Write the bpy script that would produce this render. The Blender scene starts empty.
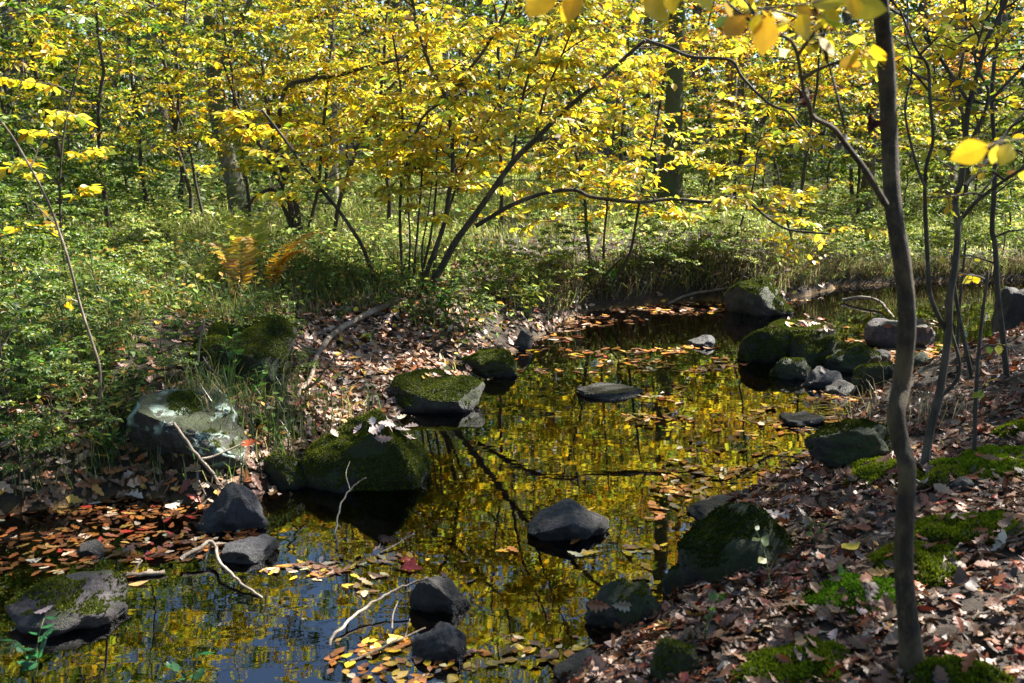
import bpy, math, random
import numpy as np
from math import radians, sin, cos, tan, pi

S = bpy.context.scene
COL = S.collection
RNG = np.random.default_rng(7)
V = lambda *a: np.array(a, float)

# ------------------------------------------------------------------ camera geometry used for laying things out
CAM_H = 1.6
FPX = 35.0 / 36.0 * 1024
PITCH = math.atan((341.5 - 130) / FPX)

def ray(px, py):
    dx, dv = (px - 512) / FPX, (341.5 - py) / FPX
    return V(dx, cos(PITCH) + dv * sin(PITCH), -sin(PITCH) + dv * cos(PITCH))

def at(px, py, z=0.0):
    d = ray(px, py); t = (z - CAM_H) / d[2]
    return V(0, 0, CAM_H) + t * d

def aty(px, py, Y):
    d = ray(px, py); t = Y / d[1]
    return V(0, 0, CAM_H) + t * d

# ------------------------------------------------------------------ noise
def _h(ix, iy, iz, seed):
    n = (ix * 374761393 + iy * 668265263 + iz * 2147483647 + seed * 1274126177) & 0xFFFFFFFF
    n = ((n ^ (n >> 13)) * 1274126177) & 0xFFFFFFFF
    return ((n ^ (n >> 16)) & 0xFFFF) / 65535.0

def vnoise(x, y, z, seed=0):
    x = np.asarray(x, float); y = np.asarray(y, float); z = np.asarray(z, float) + 0 * x
    xi, yi, zi = np.floor(x).astype(np.int64), np.floor(y).astype(np.int64), np.floor(z).astype(np.int64)
    fx, fy, fz = x - xi, y - yi, z - zi
    fx, fy, fz = [t * t * (3 - 2 * t) for t in (fx, fy, fz)]
    r = 0
    for a in (0, 1):
        for b in (0, 1):
            for c in (0, 1):
                w = (fx if a else 1 - fx) * (fy if b else 1 - fy) * (fz if c else 1 - fz)
                r = r + w * _h(xi + a, yi + b, zi + c, seed)
    return r * 2 - 1

def fbm(x, y, z=0.0, oct=4, seed=0):
    r, a, f = 0, 1.0, 1.0
    for i in range(oct):
        r = r + a * vnoise(np.asarray(x) * f, np.asarray(y) * f, np.asarray(z) * f, seed + i)
        a *= 0.5; f *= 2.03
    return r / 1.9

def sig(x): return 1 / (1 + np.exp(-np.clip(x, -40, 40)))
def sstep(a, b, x):
    t = np.clip((x - a) / (b - a), 0, 1); return t * t * (3 - 2 * t)

# ------------------------------------------------------------------ water outline and terrain
_wl = [(-420, 540), (-150, 525), (-50, 520), (60, 508), (130, 494), (200, 505), (262, 492), (300, 470), (345, 446), (395, 414), (452, 394),
       (492, 368), (522, 348), (556, 326), (590, 311), (640, 306), (700, 300), (770, 306), (838, 287), (930, 282), (1024, 280),
       (1200, 277), (1420, 280), (1450, 330), (1250, 345), (1100, 346), (1024, 352), (955, 366), (905, 380), (862, 404),
       (832, 436), (800, 470), (735, 503), (705, 535), (700, 560), (690, 592), (640, 632), (590, 665), (540, 720), (470, 800), (300, 980)]
WPOLY = np.array([at(a, b, 0)[:2] for a, b in _wl] + [(-0.9, 1.0), (-2.6, 1.1), (-5.5, 2.4)])

def sdist(x, y):
    """signed distance to the water's edge: positive on land"""
    x = np.asarray(x, float); y = np.asarray(y, float)
    sh = x.shape; x = x.ravel(); y = y.ravel()
    d = np.full(x.shape, 1e9); ins = np.zeros(x.shape, bool)
    P = WPOLY; Q = np.roll(P, -1, 0)
    for (ax, ay), (bx, by) in zip(P, Q):
        ex, ey = bx - ax, by - ay
        t = np.clip(((x - ax) * ex + (y - ay) * ey) / (ex * ex + ey * ey), 0, 1)
        d = np.minimum(d, np.hypot(x - ax - t * ex, y - ay - t * ey))
        c = ((ay > y) != (by > y)) & (x < (bx - ax) * (y - ay) / (by - ay + 1e-12) + ax)
        ins ^= c
    return np.where(ins, -d, d).reshape(sh)

SLOPE = at(372, 362, 0.15)[:2]
def zones(x, y):
    wr = sig((x + 0.25) * 4) * sig((8.2 - y) * 4)
    wf = sig((y - 8.4) * 3) * (1 - wr)
    wl = np.clip(1 - wr - wf, 0, 1)
    ws = np.exp(-(((x - SLOPE[0]) / 0.75) ** 2 + ((y - SLOPE[1]) / 1.1) ** 2)) * wl
    return wr, wf, wl, ws

def height(x, y):
    x = np.asarray(x, float); y = np.asarray(y, float)
    s0 = sdist(x, y)
    s = s0 + 0.07 * fbm(x * 2.2, y * 2.2, 3.0, 3, 11) * sstep(0, .3, np.abs(s0) + .1)
    wr, wf, wl, ws = zones(x, y)
    H = wr * (0.30 + 0.10 * np.clip(x - 0.8, 0, 4)) + wf * (0.50 - .34 * sstep(2.2, 4.5, x)) + wl * 0.47
    W = wr * 0.55 + wf * (0.28 + .5 * sstep(2.2, 4.5, x)) + wl * 0.42 + ws * 1.1
    n1 = fbm(x * 1.7, y * 1.7, 0, 4, 1); n2 = fbm(x * .33, y * .33, 0, 3, 5)
    so = np.clip(s, 0, None)
    zo = 0.015 + H * (1 - np.exp(-so / W)) + 0.05 * n1 * np.clip(so * 1.5, 0, 1) + 0.16 * n2 * sstep(1, 6, so)
    zo = zo + 0.012 * np.clip(y - 9, 0, 60) + 0.05 * np.clip(y - 60, 0, 60) + 0.02 * np.clip(np.abs(x) - 8, 0, 30)
    si = np.clip(-s, 0, None)
    shallow = sig((-0.9 - x) * 3) * sig((4.7 - y) * 4)
    zi = -0.012 - (0.26 - 0.17 * shallow) * sstep(0, 0.9, si) + 0.03 * n1 * sstep(0, .3, si)
    zi = np.minimum(zi, -0.004)
    return np.where(s > 0, zo, zi)

def place(px, py, zoff=0.0):
    """where the ray through a pixel first meets the ground or the water"""
    d = ray(px, py); t = np.concatenate([np.arange(1.0, 12, .01), np.arange(12, 70, .05)]) / d[1]
    p = V(0, 0, CAM_H) + t[:, None] * d
    hz = np.maximum(height(p[:, 0], p[:, 1]), 0.0) + zoff
    k = np.argmax(p[:, 2] <= hz)
    return V(p[k, 0], p[k, 1], hz[k])

def gz(x, y): return float(max(height(np.array([x]), np.array([y]))[0], 0))

# ------------------------------------------------------------------ meshes
def mesh_np(name, verts, faces_by_n, col=None, smooth=False):
    """faces_by_n: list of (F,k) integer arrays"""
    me = bpy.data.meshes.new(name)
    verts = np.ascontiguousarray(verts, np.float32)
    fl = [np.asarray(f, np.int32) for f in faces_by_n if len(f)]
    me.vertices.add(len(verts)); me.vertices.foreach_set('co', verts.ravel())
    nl = sum(f.size for f in fl); npol = sum(len(f) for f in fl)
    me.loops.add(nl); me.polygons.add(npol)
    me.loops.foreach_set('vertex_index', np.concatenate([f.ravel() for f in fl]))
    tot = np.concatenate([np.full(len(f), f.shape[1], np.int32) for f in fl])
    st = np.concatenate([[0], np.cumsum(tot)[:-1]]).astype(np.int32)
    me.polygons.foreach_set('loop_start', st)
    try: me.polygons.foreach_set('loop_total', tot)
    except Exception: pass
    me.polygons.foreach_set('use_smooth', np.full(npol, smooth, bool))
    if col is not None:
        at_ = me.attributes.new('col', 'FLOAT_COLOR', 'POINT')
        c = np.ones((len(verts), 4), np.float32); c[:, :3] = col
        at_.data.foreach_set('color', c.ravel())
    me.update(calc_edges=True)
    return me

def link(name, me, mat=None, parent=None, loc=None):
    o = bpy.data.objects.new(name, me); COL.objects.link(o)
    if mat: me.materials.append(mat)
    if parent is not None: o.parent = parent
    if loc is not None: o.location = [float(v) for v in loc]
    return o

def tag(o, label, cat, group=None, kind=None):
    if label: o['label'] = label
    if cat: o['category'] = cat
    if group: o['group'] = group
    if kind: o['kind'] = kind
    return o

def thing(name, loc, label, cat, group=None):
    o = bpy.data.objects.new(name, None); COL.objects.link(o)
    o.empty_display_size = 0.1
    o.location = [float(v) for v in loc]
    return tag(o, label, cat, group)

def copy_tree(o, parent=None):
    c = o.copy(); COL.objects.link(c)
    if parent is not None: c.parent = parent
    for ch in list(o.children): copy_tree(ch, c)
    return c

class Geo:
    def __init__(s): s.v = []; s.f4 = []; s.f3 = []; s.n = 0
    def add(s, v, f4=None, f3=None):
        s.v.append(np.asarray(v, float))
        if f4 is not None and len(f4): s.f4.append(np.asarray(f4) + s.n)
        if f3 is not None and len(f3): s.f3.append(np.asarray(f3) + s.n)
        s.n += len(v)
    def tube(s, pts, rad, k=6, rough=0.0):
        pts = np.asarray(pts, float); n = len(pts)
        T = np.gradient(pts, axis=0); T /= np.linalg.norm(T, axis=1)[:, None] + 1e-9
        ref = V(0, 0, 1) if abs(T[0, 2]) < .8 else V(1, 0, 0)
        u = np.cross(np.broadcast_to(ref, T.shape), T)
        # keep frames from flipping
        for i in range(n):
            if np.linalg.norm(u[i]) < .15: u[i] = u[i - 1] if i else np.cross(V(0, 1, 0), T[i])
            if i and np.dot(u[i], u[i - 1]) < 0: u[i] = -u[i]
        u /= np.linalg.norm(u, axis=1)[:, None] + 1e-9
        w = np.cross(T, u)
        a = np.arange(k) * 2 * pi / k
        rad = np.broadcast_to(np.asarray(rad, float), (n,))[:, None, None]
        if rough: rad = rad * (1 + rough * RNG.uniform(-1, 1, (n, k, 1)))
        ring = pts[:, None] + rad * (u[:, None] * np.cos(a)[None, :, None] + w[:, None] * np.sin(a)[None, :, None])
        vv = np.concatenate([ring.reshape(-1, 3), pts[-1:]])
        i = np.arange(n - 1)[:, None] * k; j = np.arange(k)[None]; j2 = (j + 1) % k
        f4 = np.stack([i + j, i + j2, i + k + j2, i + k + j], -1).reshape(-1, 4)
        jj = np.arange(k); b = (n - 1) * k
        f3 = np.stack([b + jj, b + (jj + 1) % k, np.full(k, n * k)], -1)
        s.add(vv, f4, f3)
    def mesh(s, name, origin=None, smooth=True):
        v = np.concatenate(s.v)
        if origin is not None: v = v - np.asarray(origin)
        fs = []
        if s.f4: fs.append(np.concatenate(s.f4))
        if s.f3: fs.append(np.concatenate(s.f3))
        return mesh_np(name, v, fs, smooth=smooth)

# leaf templates: (u along, v across, w up)
T_OV = (np.array([(0, 0, 0), (.22, .17, .045), (.55, .25, .05), (1, 0, -.05), (.55, -.25, .05), (.22, -.17, .045)], float),
        np.array([(0, 1, 2, 3), (0, 3, 4, 5)]))
def _strip(widths, fold=.0, stem=0.0):
    n = len(widths); u = np.linspace(0, 1, n); v = []; f = []
    for k in range(n):
        v += [(u[k], 0, 0), (u[k], widths[k], fold), (u[k], -widths[k], fold)]
    for k in range(n - 1):
        a, b = 3 * k, 3 * k + 3
        f += [(a, b, b + 1, a + 1), (a, a + 2, b + 2, b)]
    return np.array(v, float), np.array(f)
T_NARROW = (T_OV[0] * V(1, .5, 1), T_OV[1])
T_OAK = _strip([.012, .03, .13, .09, .22, .13, .27, .15, .20, .11, .02])
T_OAKS = _strip([.015, .12, .11, .22, .15, .25, .13, .02])
T_BEECH = _strip([.01, .15, .25, .27, .2, .09, .005])
T_NEAR = _strip([.005, .012, .14, .23, .27, .26, .2, .11, .004])
T_MAPLE = (np.array([(0, 0, 0), (.12, .10, 0), (.10, .42, .0), (.33, .30, 0), (.52, .58, 0), (.62, .2, 0), (1, 0, 0), (.62, -.2, 0), (.52, -.58, 0),
                     (.33, -.30, 0), (.10, -.42, 0), (.12, -.10, 0), (.38, 0, 0)], float),
           np.array([(12, 0, 1, 2), (12, 2, 3, 4), (12, 4, 5, 6), (12, 6, 7, 8), (12, 8, 9, 10), (12, 10, 11, 0)]))

def norm(a): return a / (np.linalg.norm(a, axis=-1, keepdims=True) + 1e-9)

class Leaves:
    def __init__(s): s.p = []; s.d = []; s.n = []; s.L = []; s.c = []
    def add(s, p, d, n, L, c):
        p = np.atleast_2d(p); k = len(p)
        s.p.append(p); s.d.append(np.broadcast_to(d, (k, 3))); s.n.append(np.broadcast_to(n, (k, 3)))
        s.L.append(np.broadcast_to(L, (k,))); s.c.append(np.broadcast_to(c, (k, 3)))
    def count(s): return sum(len(a) for a in s.p)
    def cat(s):
        p, d, n, L, c = [np.concatenate(a) for a in (s.p, s.d, s.n, s.L, s.c)]
        d = norm(d); n = norm(n - (n * d).sum(1)[:, None] * d); b = np.cross(n, d)
        return p, d, n, b, L, c
    def mesh(s, name, T=T_OV, origin=None, curl=0.0, rng=RNG):
        p, d, n, b, L, c = s.cat()
        tv, tf = T; N = len(p); k = len(tv)
        u, v, w = tv[:, 0][None], tv[:, 1][None], tv[:, 2][None]
        wid = rng.uniform(.8, 1.2, (N, 1))
        vv = v * wid
        ww = np.broadcast_to(w, (N, k)).copy()
        if curl:
            ca = rng.normal(.5, 1.0, (N, 1)) * curl; cb = rng.normal(.3, .8, (N, 1)) * curl; cc = rng.normal(0, .6, (N, 1)) * curl
            ww += ca * vv ** 2 * 3 + cb * (u - .5) ** 2 * 1.3 + cc * vv * (u - .4) * 1.5
        P = p[:, None] + L[:, None, None] * (u[..., None] * d[:, None] + vv[..., None] * b[:, None] + ww[..., None] * n[:, None])
        if origin is not None: P = P - np.asarray(origin)
        F = (tf[None] + (np.arange(N) * k)[:, None, None]).reshape(-1, 4)
        return mesh_np(name, P.reshape(-1, 3), [F], col=np.repeat(c, k, 0))

def pal(rng, n, entries, jit=.25):
    cols = np.array([e[:3] for e in entries]); w = np.array([e[3] for e in entries], float); w /= w.sum()
    c = cols[rng.choice(len(cols), n, p=w)]
    return np.clip(c * (1 + rng.normal(0, jit, (n, 1))) * (1 + rng.normal(0, .06, (n, 3))), .003, .95)

YEL = [(.68, .51, .018, 5), (.72, .60, .04, 2), (.64, .40, .012, 2.2), (.50, .54, .04, 2.6), (.28, .38, .03, 1.8), (.42, .20, .015, .35), (.20, .10, .03, .25)]
YGR = [(.40, .40, .02, 3), (.22, .28, .018, 3), (.60, .44, .015, 2), (.11, .18, .014, 2)]
GRN = [(.06, .13, .012, 3), (.11, .19, .016, 3), (.19, .25, .02, 1.6), (.42, .38, .02, .7)]
ORG = [(.60, .30, .012, 3), (.55, .20, .012, 2), (.62, .42, .015, 3), (.34, .11, .014, 1)]
DGR = [(.035, .075, .012, 3), (.06, .11, .014, 2), (.10, .13, .02, 1)]
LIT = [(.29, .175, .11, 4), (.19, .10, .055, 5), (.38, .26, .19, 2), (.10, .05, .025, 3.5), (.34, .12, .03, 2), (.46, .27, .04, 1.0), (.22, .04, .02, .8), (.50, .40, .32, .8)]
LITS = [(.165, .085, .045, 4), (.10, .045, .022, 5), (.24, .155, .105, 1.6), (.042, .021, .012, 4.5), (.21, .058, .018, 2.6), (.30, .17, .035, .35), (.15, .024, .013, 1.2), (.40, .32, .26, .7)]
RAFT = [(.34, .14, .025, 4), (.20, .08, .02, 4), (.38, .25, .06, 3), (.11, .05, .02, 4), (.46, .36, .22, 1.2), (.46, .32, .02, 1.5), (.24, .035, .02, .6)]
RAFTD = [(.20, .075, .018, 3), (.11, .042, .014, 5), (.06, .026, .012, 5), (.24, .15, .04, 1.2), (.36, .30, .21, 1.2), (.16, .022, .014, .9)]
FLOAT_Y = [(.58, .38, .03, 4), (.48, .24, .03, 3), (.55, .46, .26, 2), (.30, .14, .04, 2)]

# ------------------------------------------------------------------ materials
def mat(name):
    m = bpy.data.materials.new(name); m.use_nodes = True
    nt = m.node_tree; nt.nodes.clear()
    return m, nt, nt.nodes.new('ShaderNodeOutputMaterial')
def N(nt, t, **kw):
    n = nt.nodes.new(t)
    for k, v in kw.items():
        if k.startswith('i_'): n.inputs[k[2:].replace('_', ' ')].default_value = v
        else: setattr(n, k, v)
    return n
def ramp(nt, stops, interp='LINEAR'):
    r = nt.nodes.new('ShaderNodeValToRGB'); r.color_ramp.interpolation = interp
    e = r.color_ramp.elements
    while len(e) < len(stops): e.new(.5)
    for x, (pos, c) in zip(e, stops): x.position = pos; x.color = (*c, 1) if len(c) == 3 else c
    return r

def leaf_mat(name, trans=.45, gloss=.05, rough=.4):
    m, nt, out = mat(name); L = nt.links.new
    a = N(nt, 'ShaderNodeAttribute', attribute_name='col')
    geo = N(nt, 'ShaderNodeTexCoord')
    ns = N(nt, 'ShaderNodeTexNoise'); ns.inputs['Scale'].default_value = 60
    L(geo.outputs['Object'], ns.inputs['Vector'])
    mr = N(nt, 'ShaderNodeMapRange'); mr.inputs['To Min'].default_value = .72; mr.inputs['To Max'].default_value = 1.25
    L(ns.outputs['Fac'], mr.inputs['Value'])
    vm = N(nt, 'ShaderNodeVectorMath', operation='SCALE'); L(a.outputs['Color'], vm.inputs[0]); L(mr.outputs[0], vm.inputs['Scale'])
    d = N(nt, 'ShaderNodeBsdfDiffuse'); t = N(nt, 'ShaderNodeBsdfTranslucent'); g = N(nt, 'ShaderNodeBsdfGlossy')
    g.inputs['Roughness'].default_value = rough; g.inputs['Color'].default_value = (.9, .9, .9, 1)
    L(vm.outputs[0], d.inputs['Color']); L(vm.outputs[0], t.inputs['Color'])
    m1 = N(nt, 'ShaderNodeMixShader'); m1.inputs[0].default_value = trans; L(d.outputs[0], m1.inputs[1]); L(t.outputs[0], m1.inputs[2])
    m2 = N(nt, 'ShaderNodeMixShader'); m2.inputs[0].default_value = gloss; L(m1.outputs[0], m2.inputs[1]); L(g.outputs[0], m2.inputs[2])
    L(m2.outputs[0], out.inputs[0])
    return m

def bark_mat(name, c1, c2, c3, scale=30, moss=0.0, stretch=.15):
    m, nt, out = mat(name); L = nt.links.new
    tc = N(nt, 'ShaderNodeTexCoord'); mp = N(nt, 'ShaderNodeMapping'); mp.inputs['Scale'].default_value = (1, 1, stretch)
    L(tc.outputs['Object'], mp.inputs[0])
    n1 = N(nt, 'ShaderNodeTexNoise'); n1.inputs['Scale'].default_value = scale; n1.inputs['Detail'].default_value = 6; n1.inputs['Roughness'].default_value = .7
    L(mp.outputs[0], n1.inputs['Vector'])
    r = ramp(nt, [(.3, c1), (.5, c2), (.72, c3)]); L(n1.outputs['Fac'], r.inputs[0])
    n2 = N(nt, 'ShaderNodeTexNoise'); n2.inputs['Scale'].default_value = 7; n2.inputs['Detail'].default_value = 3
    L(tc.outputs['Object'], n2.inputs['Vector'])
    r2 = ramp(nt, [(.5 - .12 * moss, (0, 0, 0)), (.62 - .1 * moss, (1, 1, 1))]); L(n2.outputs['Fac'], r2.inputs[0])
    mx = N(nt, 'ShaderNodeMix', data_type='RGBA'); mx.inputs['B'].default_value = (.055, .075, .02, 1) if moss else (*[min(.5, x * 1.7) for x in c3], 1)
    mm = N(nt, 'ShaderNodeMath', operation='MULTIPLY'); mm.inputs[1].default_value = .85 if moss else .5
    L(r2.outputs[0], mm.inputs[0]); L(mm.outputs[0], mx.inputs['Factor']); L(r.outputs[0], mx.inputs['A'])
    b = N(nt, 'ShaderNodeBsdfPrincipled'); b.inputs['Roughness'].default_value = .85
    L(mx.outputs['Result'], b.inputs['Base Color'])
    bp = N(nt, 'ShaderNodeBump'); bp.inputs['Strength'].default_value = .7; bp.inputs['Distance'].default_value = .01
    L(n1.outputs['Fac'], bp.inputs['Height']); L(bp.outputs[0], b.inputs['Normal']); L(b.outputs[0], out.inputs[0])
    return m

def rock_mat(name, base, dark, moss, lichen=0.0, mossc=((.009, .014, .003), (.035, .048, .009))):
    m, nt, out = mat(name); L = nt.links.new
    tc = N(nt, 'ShaderNodeTexCoord'); geo = N(nt, 'ShaderNodeNewGeometry')
    n1 = N(nt, 'ShaderNodeTexNoise'); n1.inputs['Scale'].default_value = 9; n1.inputs['Detail'].default_value = 8; n1.inputs['Roughness'].default_value = .68
    L(tc.outputs['Object'], n1.inputs['Vector'])
    n3 = N(nt, 'ShaderNodeTexNoise'); n3.inputs['Scale'].default_value = 80; n3.inputs['Detail'].default_value = 8; n3.inputs['Roughness'].default_value = .75
    L(tc.outputs['Object'], n3.inputs['Vector'])
    n5 = N(nt, 'ShaderNodeTexNoise'); n5.inputs['Scale'].default_value = 30; n5.inputs['Detail'].default_value = 9; n5.inputs['Roughness'].default_value = .8
    L(tc.outputs['Object'], n5.inputs['Vector'])
    av = N(nt, 'ShaderNodeMath', operation='MULTIPLY_ADD'); av.inputs[1].default_value = .55; L(n5.outputs['Fac'], av.inputs[0])
    hv = N(nt, 'ShaderNodeMath', operation='MULTIPLY'); hv.inputs[1].default_value = .45; L(n1.outputs['Fac'], hv.inputs[0]); L(hv.outputs[0], av.inputs[2])
    r = ramp(nt, [(.40, dark), (.52, base), (.64, tuple(min(.5, x * 1.9) for x in base))]); L(av.outputs[0], r.inputs[0])
    mr = N(nt, 'ShaderNodeMapRange'); mr.inputs['To Min'].default_value = .35; mr.inputs['To Max'].default_value = 1.6; mr.inputs['From Min'].default_value = .32; mr.inputs['From Max'].default_value = .68
    L(n3.outputs['Fac'], mr.inputs['Value'])
    sc = N(nt, 'ShaderNodeVectorMath', operation='SCALE'); L(r.outputs[0], sc.inputs[0]); L(mr.outputs[0], sc.inputs['Scale'])
    cur = sc.outputs[0]
    sep = N(nt, 'ShaderNodeSeparateXYZ'); L(geo.outputs['Normal'], sep.inputs[0])
    if lichen:
        vo = N(nt, 'ShaderNodeTexNoise'); vo.inputs['Scale'].default_value = 8; vo.inputs['Detail'].default_value = 7; vo.inputs['Roughness'].default_value = .62; vo.inputs['Distortion'].default_value = .6
        mpv = N(nt, 'ShaderNodeMapping'); mpv.inputs['Location'].default_value = (3.1, .4, 1.7); L(tc.outputs['Object'], mpv.inputs[0]); L(mpv.outputs[0], vo.inputs['Vector'])
        rl = ramp(nt, [(.55 - .1 * lichen, (0, 0, 0)), (.58 - .1 * lichen, (1, 1, 1))]); L(vo.outputs['Fac'], rl.inputs[0])
        mx = N(nt, 'ShaderNodeMix', data_type='RGBA'); mx.inputs['B'].default_value = (.40, .52, .44, 1)
        up = N(nt, 'ShaderNodeMapRange'); up.inputs['From Min'].default_value = -.1; up.inputs['From Max'].default_value = .35; L(sep.outputs['Z'], up.inputs['Value'])
        mu = N(nt, 'ShaderNodeMath', operation='MULTIPLY'); L(rl.outputs[0], mu.inputs[0]); L(up.outputs[0], mu.inputs[1])
        L(mu.outputs[0], mx.inputs['Factor']); L(cur, mx.inputs['A']); cur = mx.outputs['Result']
    if moss > 0:
        a = N(nt, 'ShaderNodeMath', operation='MULTIPLY'); a.inputs[1].default_value = .35; L(sep.outputs['Z'], a.inputs[0])
        n2 = N(nt, 'ShaderNodeTexNoise'); n2.inputs['Scale'].default_value = 5; n2.inputs['Detail'].default_value = 6; L(tc.outputs['Object'], n2.inputs['Vector'])
        ad = N(nt, 'ShaderNodeMath', operation='ADD'); L(a.outputs[0], ad.inputs[0]); L(n2.outputs['Fac'], ad.inputs[1])
        th = 1.05 - .75 * moss
        rm = ramp(nt, [(max(0, th - .06), (0, 0, 0)), (min(1, th + .06), (1, 1, 1))]); L(ad.outputs[0], rm.inputs[0])
        mc = ramp(nt, [(.35, mossc[0]), (.65, mossc[1])]); L(n3.outputs['Fac'], mc.inputs[0])
        mx = N(nt, 'ShaderNodeMix', data_type='RGBA'); L(rm.outputs[0], mx.inputs['Factor']); L(cur, mx.inputs['A']); L(mc.outputs[0], mx.inputs['B']); cur = mx.outputs['Result']
    # wet band just above the water line
    ps = N(nt, 'ShaderNodeSeparateXYZ'); L(geo.outputs['Position'], ps.inputs[0])
    wz = N(nt, 'ShaderNodeMapRange'); wz.inputs['From Min'].default_value = .025; wz.inputs['From Max'].default_value = .06; L(ps.outputs['Z'], wz.inputs['Value'])
    mw = N(nt, 'ShaderNodeMapRange'); mw.inputs['To Min'].default_value = .35; mw.inputs['To Max'].default_value = 1; L(wz.outputs[0], mw.inputs['Value'])
    sw = N(nt, 'ShaderNodeVectorMath', operation='SCALE'); L(cur, sw.inputs[0]); L(mw.outputs[0], sw.inputs['Scale'])
    rr = N(nt, 'ShaderNodeMapRange'); rr.inputs['To Min'].default_value = .42; rr.inputs['To Max'].default_value = .72; L(wz.outputs[0], rr.inputs['Value'])
    b = N(nt, 'ShaderNodeBsdfPrincipled'); L(sw.outputs[0], b.inputs['Base Color']); L(rr.outputs[0], b.inputs['Roughness'])
    ml = N(nt, 'ShaderNodeMath', operation='ADD'); L(av.outputs[0], ml.inputs[0]); 
    m4 = N(nt, 'ShaderNodeMath', operation='MULTIPLY'); m4.inputs[1].default_value = .35; L(n3.outputs['Fac'], m4.inputs[0]); L(m4.outputs[0], ml.inputs[1])
    bp = N(nt, 'ShaderNodeBump'); bp.inputs['Strength'].default_value = 1.0; bp.inputs['Distance'].default_value = .03
    L(ml.outputs[0], bp.inputs['Height']); L(bp.outputs[0], b.inputs['Normal']); L(b.outputs[0], out.inputs[0])
    return m

M_LEAF = leaf_mat('tree leaves', .55, .045, .5)
M_HERB = leaf_mat('herb leaves', .45, .02, .6)
M_LITTER = leaf_mat('dry leaves', .12, .05, .5)
M_NEARLEAF = leaf_mat('close leaves', .62, .03)
M_GRASS = leaf_mat('grass blades', .5, .04)
M_MOSS = leaf_mat('moss sprigs', .25, .0)
M_WETLEAF = leaf_mat('floating leaves', .1, .1, .25)
M_BARK = bark_mat('grey brown bark', (.025, .02, .014), (.075, .06, .045), (.17, .145, .11), 30)
M_BARKD = bark_mat('dark smooth bark', (.012, .010, .007), (.03, .024, .017), (.06, .05, .037), 45)
M_BARKG = bark_mat('pale grey bark', (.09, .08, .065), (.19, .17, .14), (.33, .30, .25), 22)
M_BARKM = bark_mat('mossy bark', (.02, .018, .012), (.06, .052, .034), (.12, .105, .07), 28, moss=1.0)
M_SAP = bark_mat('sapling bark', (.003, .002, .001), (.018, .0115, .0055), (.075, .055, .028), 70, stretch=.4)
M_STICK = bark_mat('weathered stick', (.05, .038, .026), (.13, .105, .08), (.25, .215, .175), 40)
M_STICKB = bark_mat('brown stick', (.07, .05, .035), (.14, .105, .075), (.22, .18, .135), 40)

# ------------------------------------------------------------------ ground
def build_ground():
    fine = np.arange(-5.2, 5.2001, .045)
    g = 1.09 ** np.arange(1, 62); ext = np.cumsum(.045 * g); ext = ext[ext < 320]
    xs = np.concatenate([-(5.2 + ext[::-1]), fine, 5.2 + ext])
    fy = np.arange(1.2, 11.0, .045); exn = np.cumsum(.045 * 1.12 ** np.arange(1, 40)); exn = exn[exn < 40]
    exf = np.cumsum(.045 * 1.07 ** np.arange(1, 100)); exf = exf[exf < 420]
    ys = np.concatenate([1.2 - exn[::-1], fy, fy[-1] + exf])
    X, Y = np.meshgrid(xs, ys); Z = height(X, Y)
    nx, ny = len(xs), len(ys)
    v = np.stack([X, Y, Z], -1).reshape(-1, 3)
    i = np.arange(ny - 1)[:, None] * nx; j = np.arange(nx - 1)[None]
    f = np.stack([i + j, i + j + 1, i + nx + j + 1, i + nx + j], -1).reshape(-1, 4)
    s = sdist(X, Y).ravel(); wr, wf, wl, ws = [a.ravel() for a in zones(X, Y)]
    n = fbm(X.ravel() * 5, Y.ravel() * 5, 0, 4, 21)[:, None]; n2 = fbm(X.ravel() * 1.2, Y.ravel() * 1.2, 0, 3, 31)[:, None]
    soil = np.array([.030, .020, .013]) * (1 + .6 * n)
    turf = np.where(n2 > .1, 1, .7) * np.array([.055, .052, .022]) * (1 + .5 * n)
    k = (sstep(.5, 1.8, s) * (1 - wr) * (1 - ws))[:, None]
    c = soil * (1 - k) + turf * k
    bed = np.array([.14, .08, .024]) * (1 + .8 * n)
    c = np.where((s < 0)[:, None], bed, c)
    me = mesh_np('ground', v, [f], col=np.clip(c, .004, 1), smooth=True)
    m, nt, out = mat('soil and stream bed'); L = nt.links.new
    a = N(nt, 'ShaderNodeAttribute', attribute_name='col'); tc = N(nt, 'ShaderNodeTexCoord')
    n1 = N(nt, 'ShaderNodeTexNoise'); n1.inputs['Scale'].default_value = 35; n1.inputs['Detail'].default_value = 8; n1.inputs['Roughness'].default_value = .7
    L(tc.outputs['Object'], n1.inputs['Vector'])
    mr = N(nt, 'ShaderNodeMapRange'); mr.inputs['From Min'].default_value = .3; mr.inputs['From Max'].default_value = .7; mr.inputs['To Min'].default_value = .4; mr.inputs['To Max'].default_value = 1.6
    L(n1.outputs['Fac'], mr.inputs['Value'])
    sc = N(nt, 'ShaderNodeVectorMath', operation='SCALE'); L(a.outputs['Color'], sc.inputs[0]); L(mr.outputs[0], sc.inputs['Scale'])
    b = N(nt, 'ShaderNodeBsdfPrincipled'); b.inputs['Roughness'].default_value = .9; L(sc.outputs[0], b.inputs['Base Color'])
    bp = N(nt, 'ShaderNodeBump'); bp.inputs['Strength'].default_value = .8; bp.inputs['Distance'].default_value = .03
    L(n1.outputs['Fac'], bp.inputs['Height']); L(bp.outputs[0], b.inputs['Normal']); L(b.outputs[0], out.inputs[0])
    o = link('ground', me, m); tag(o, 'leaf strewn earth banks and shallow brown stream bed in the woods', 'ground', kind='structure')

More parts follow.
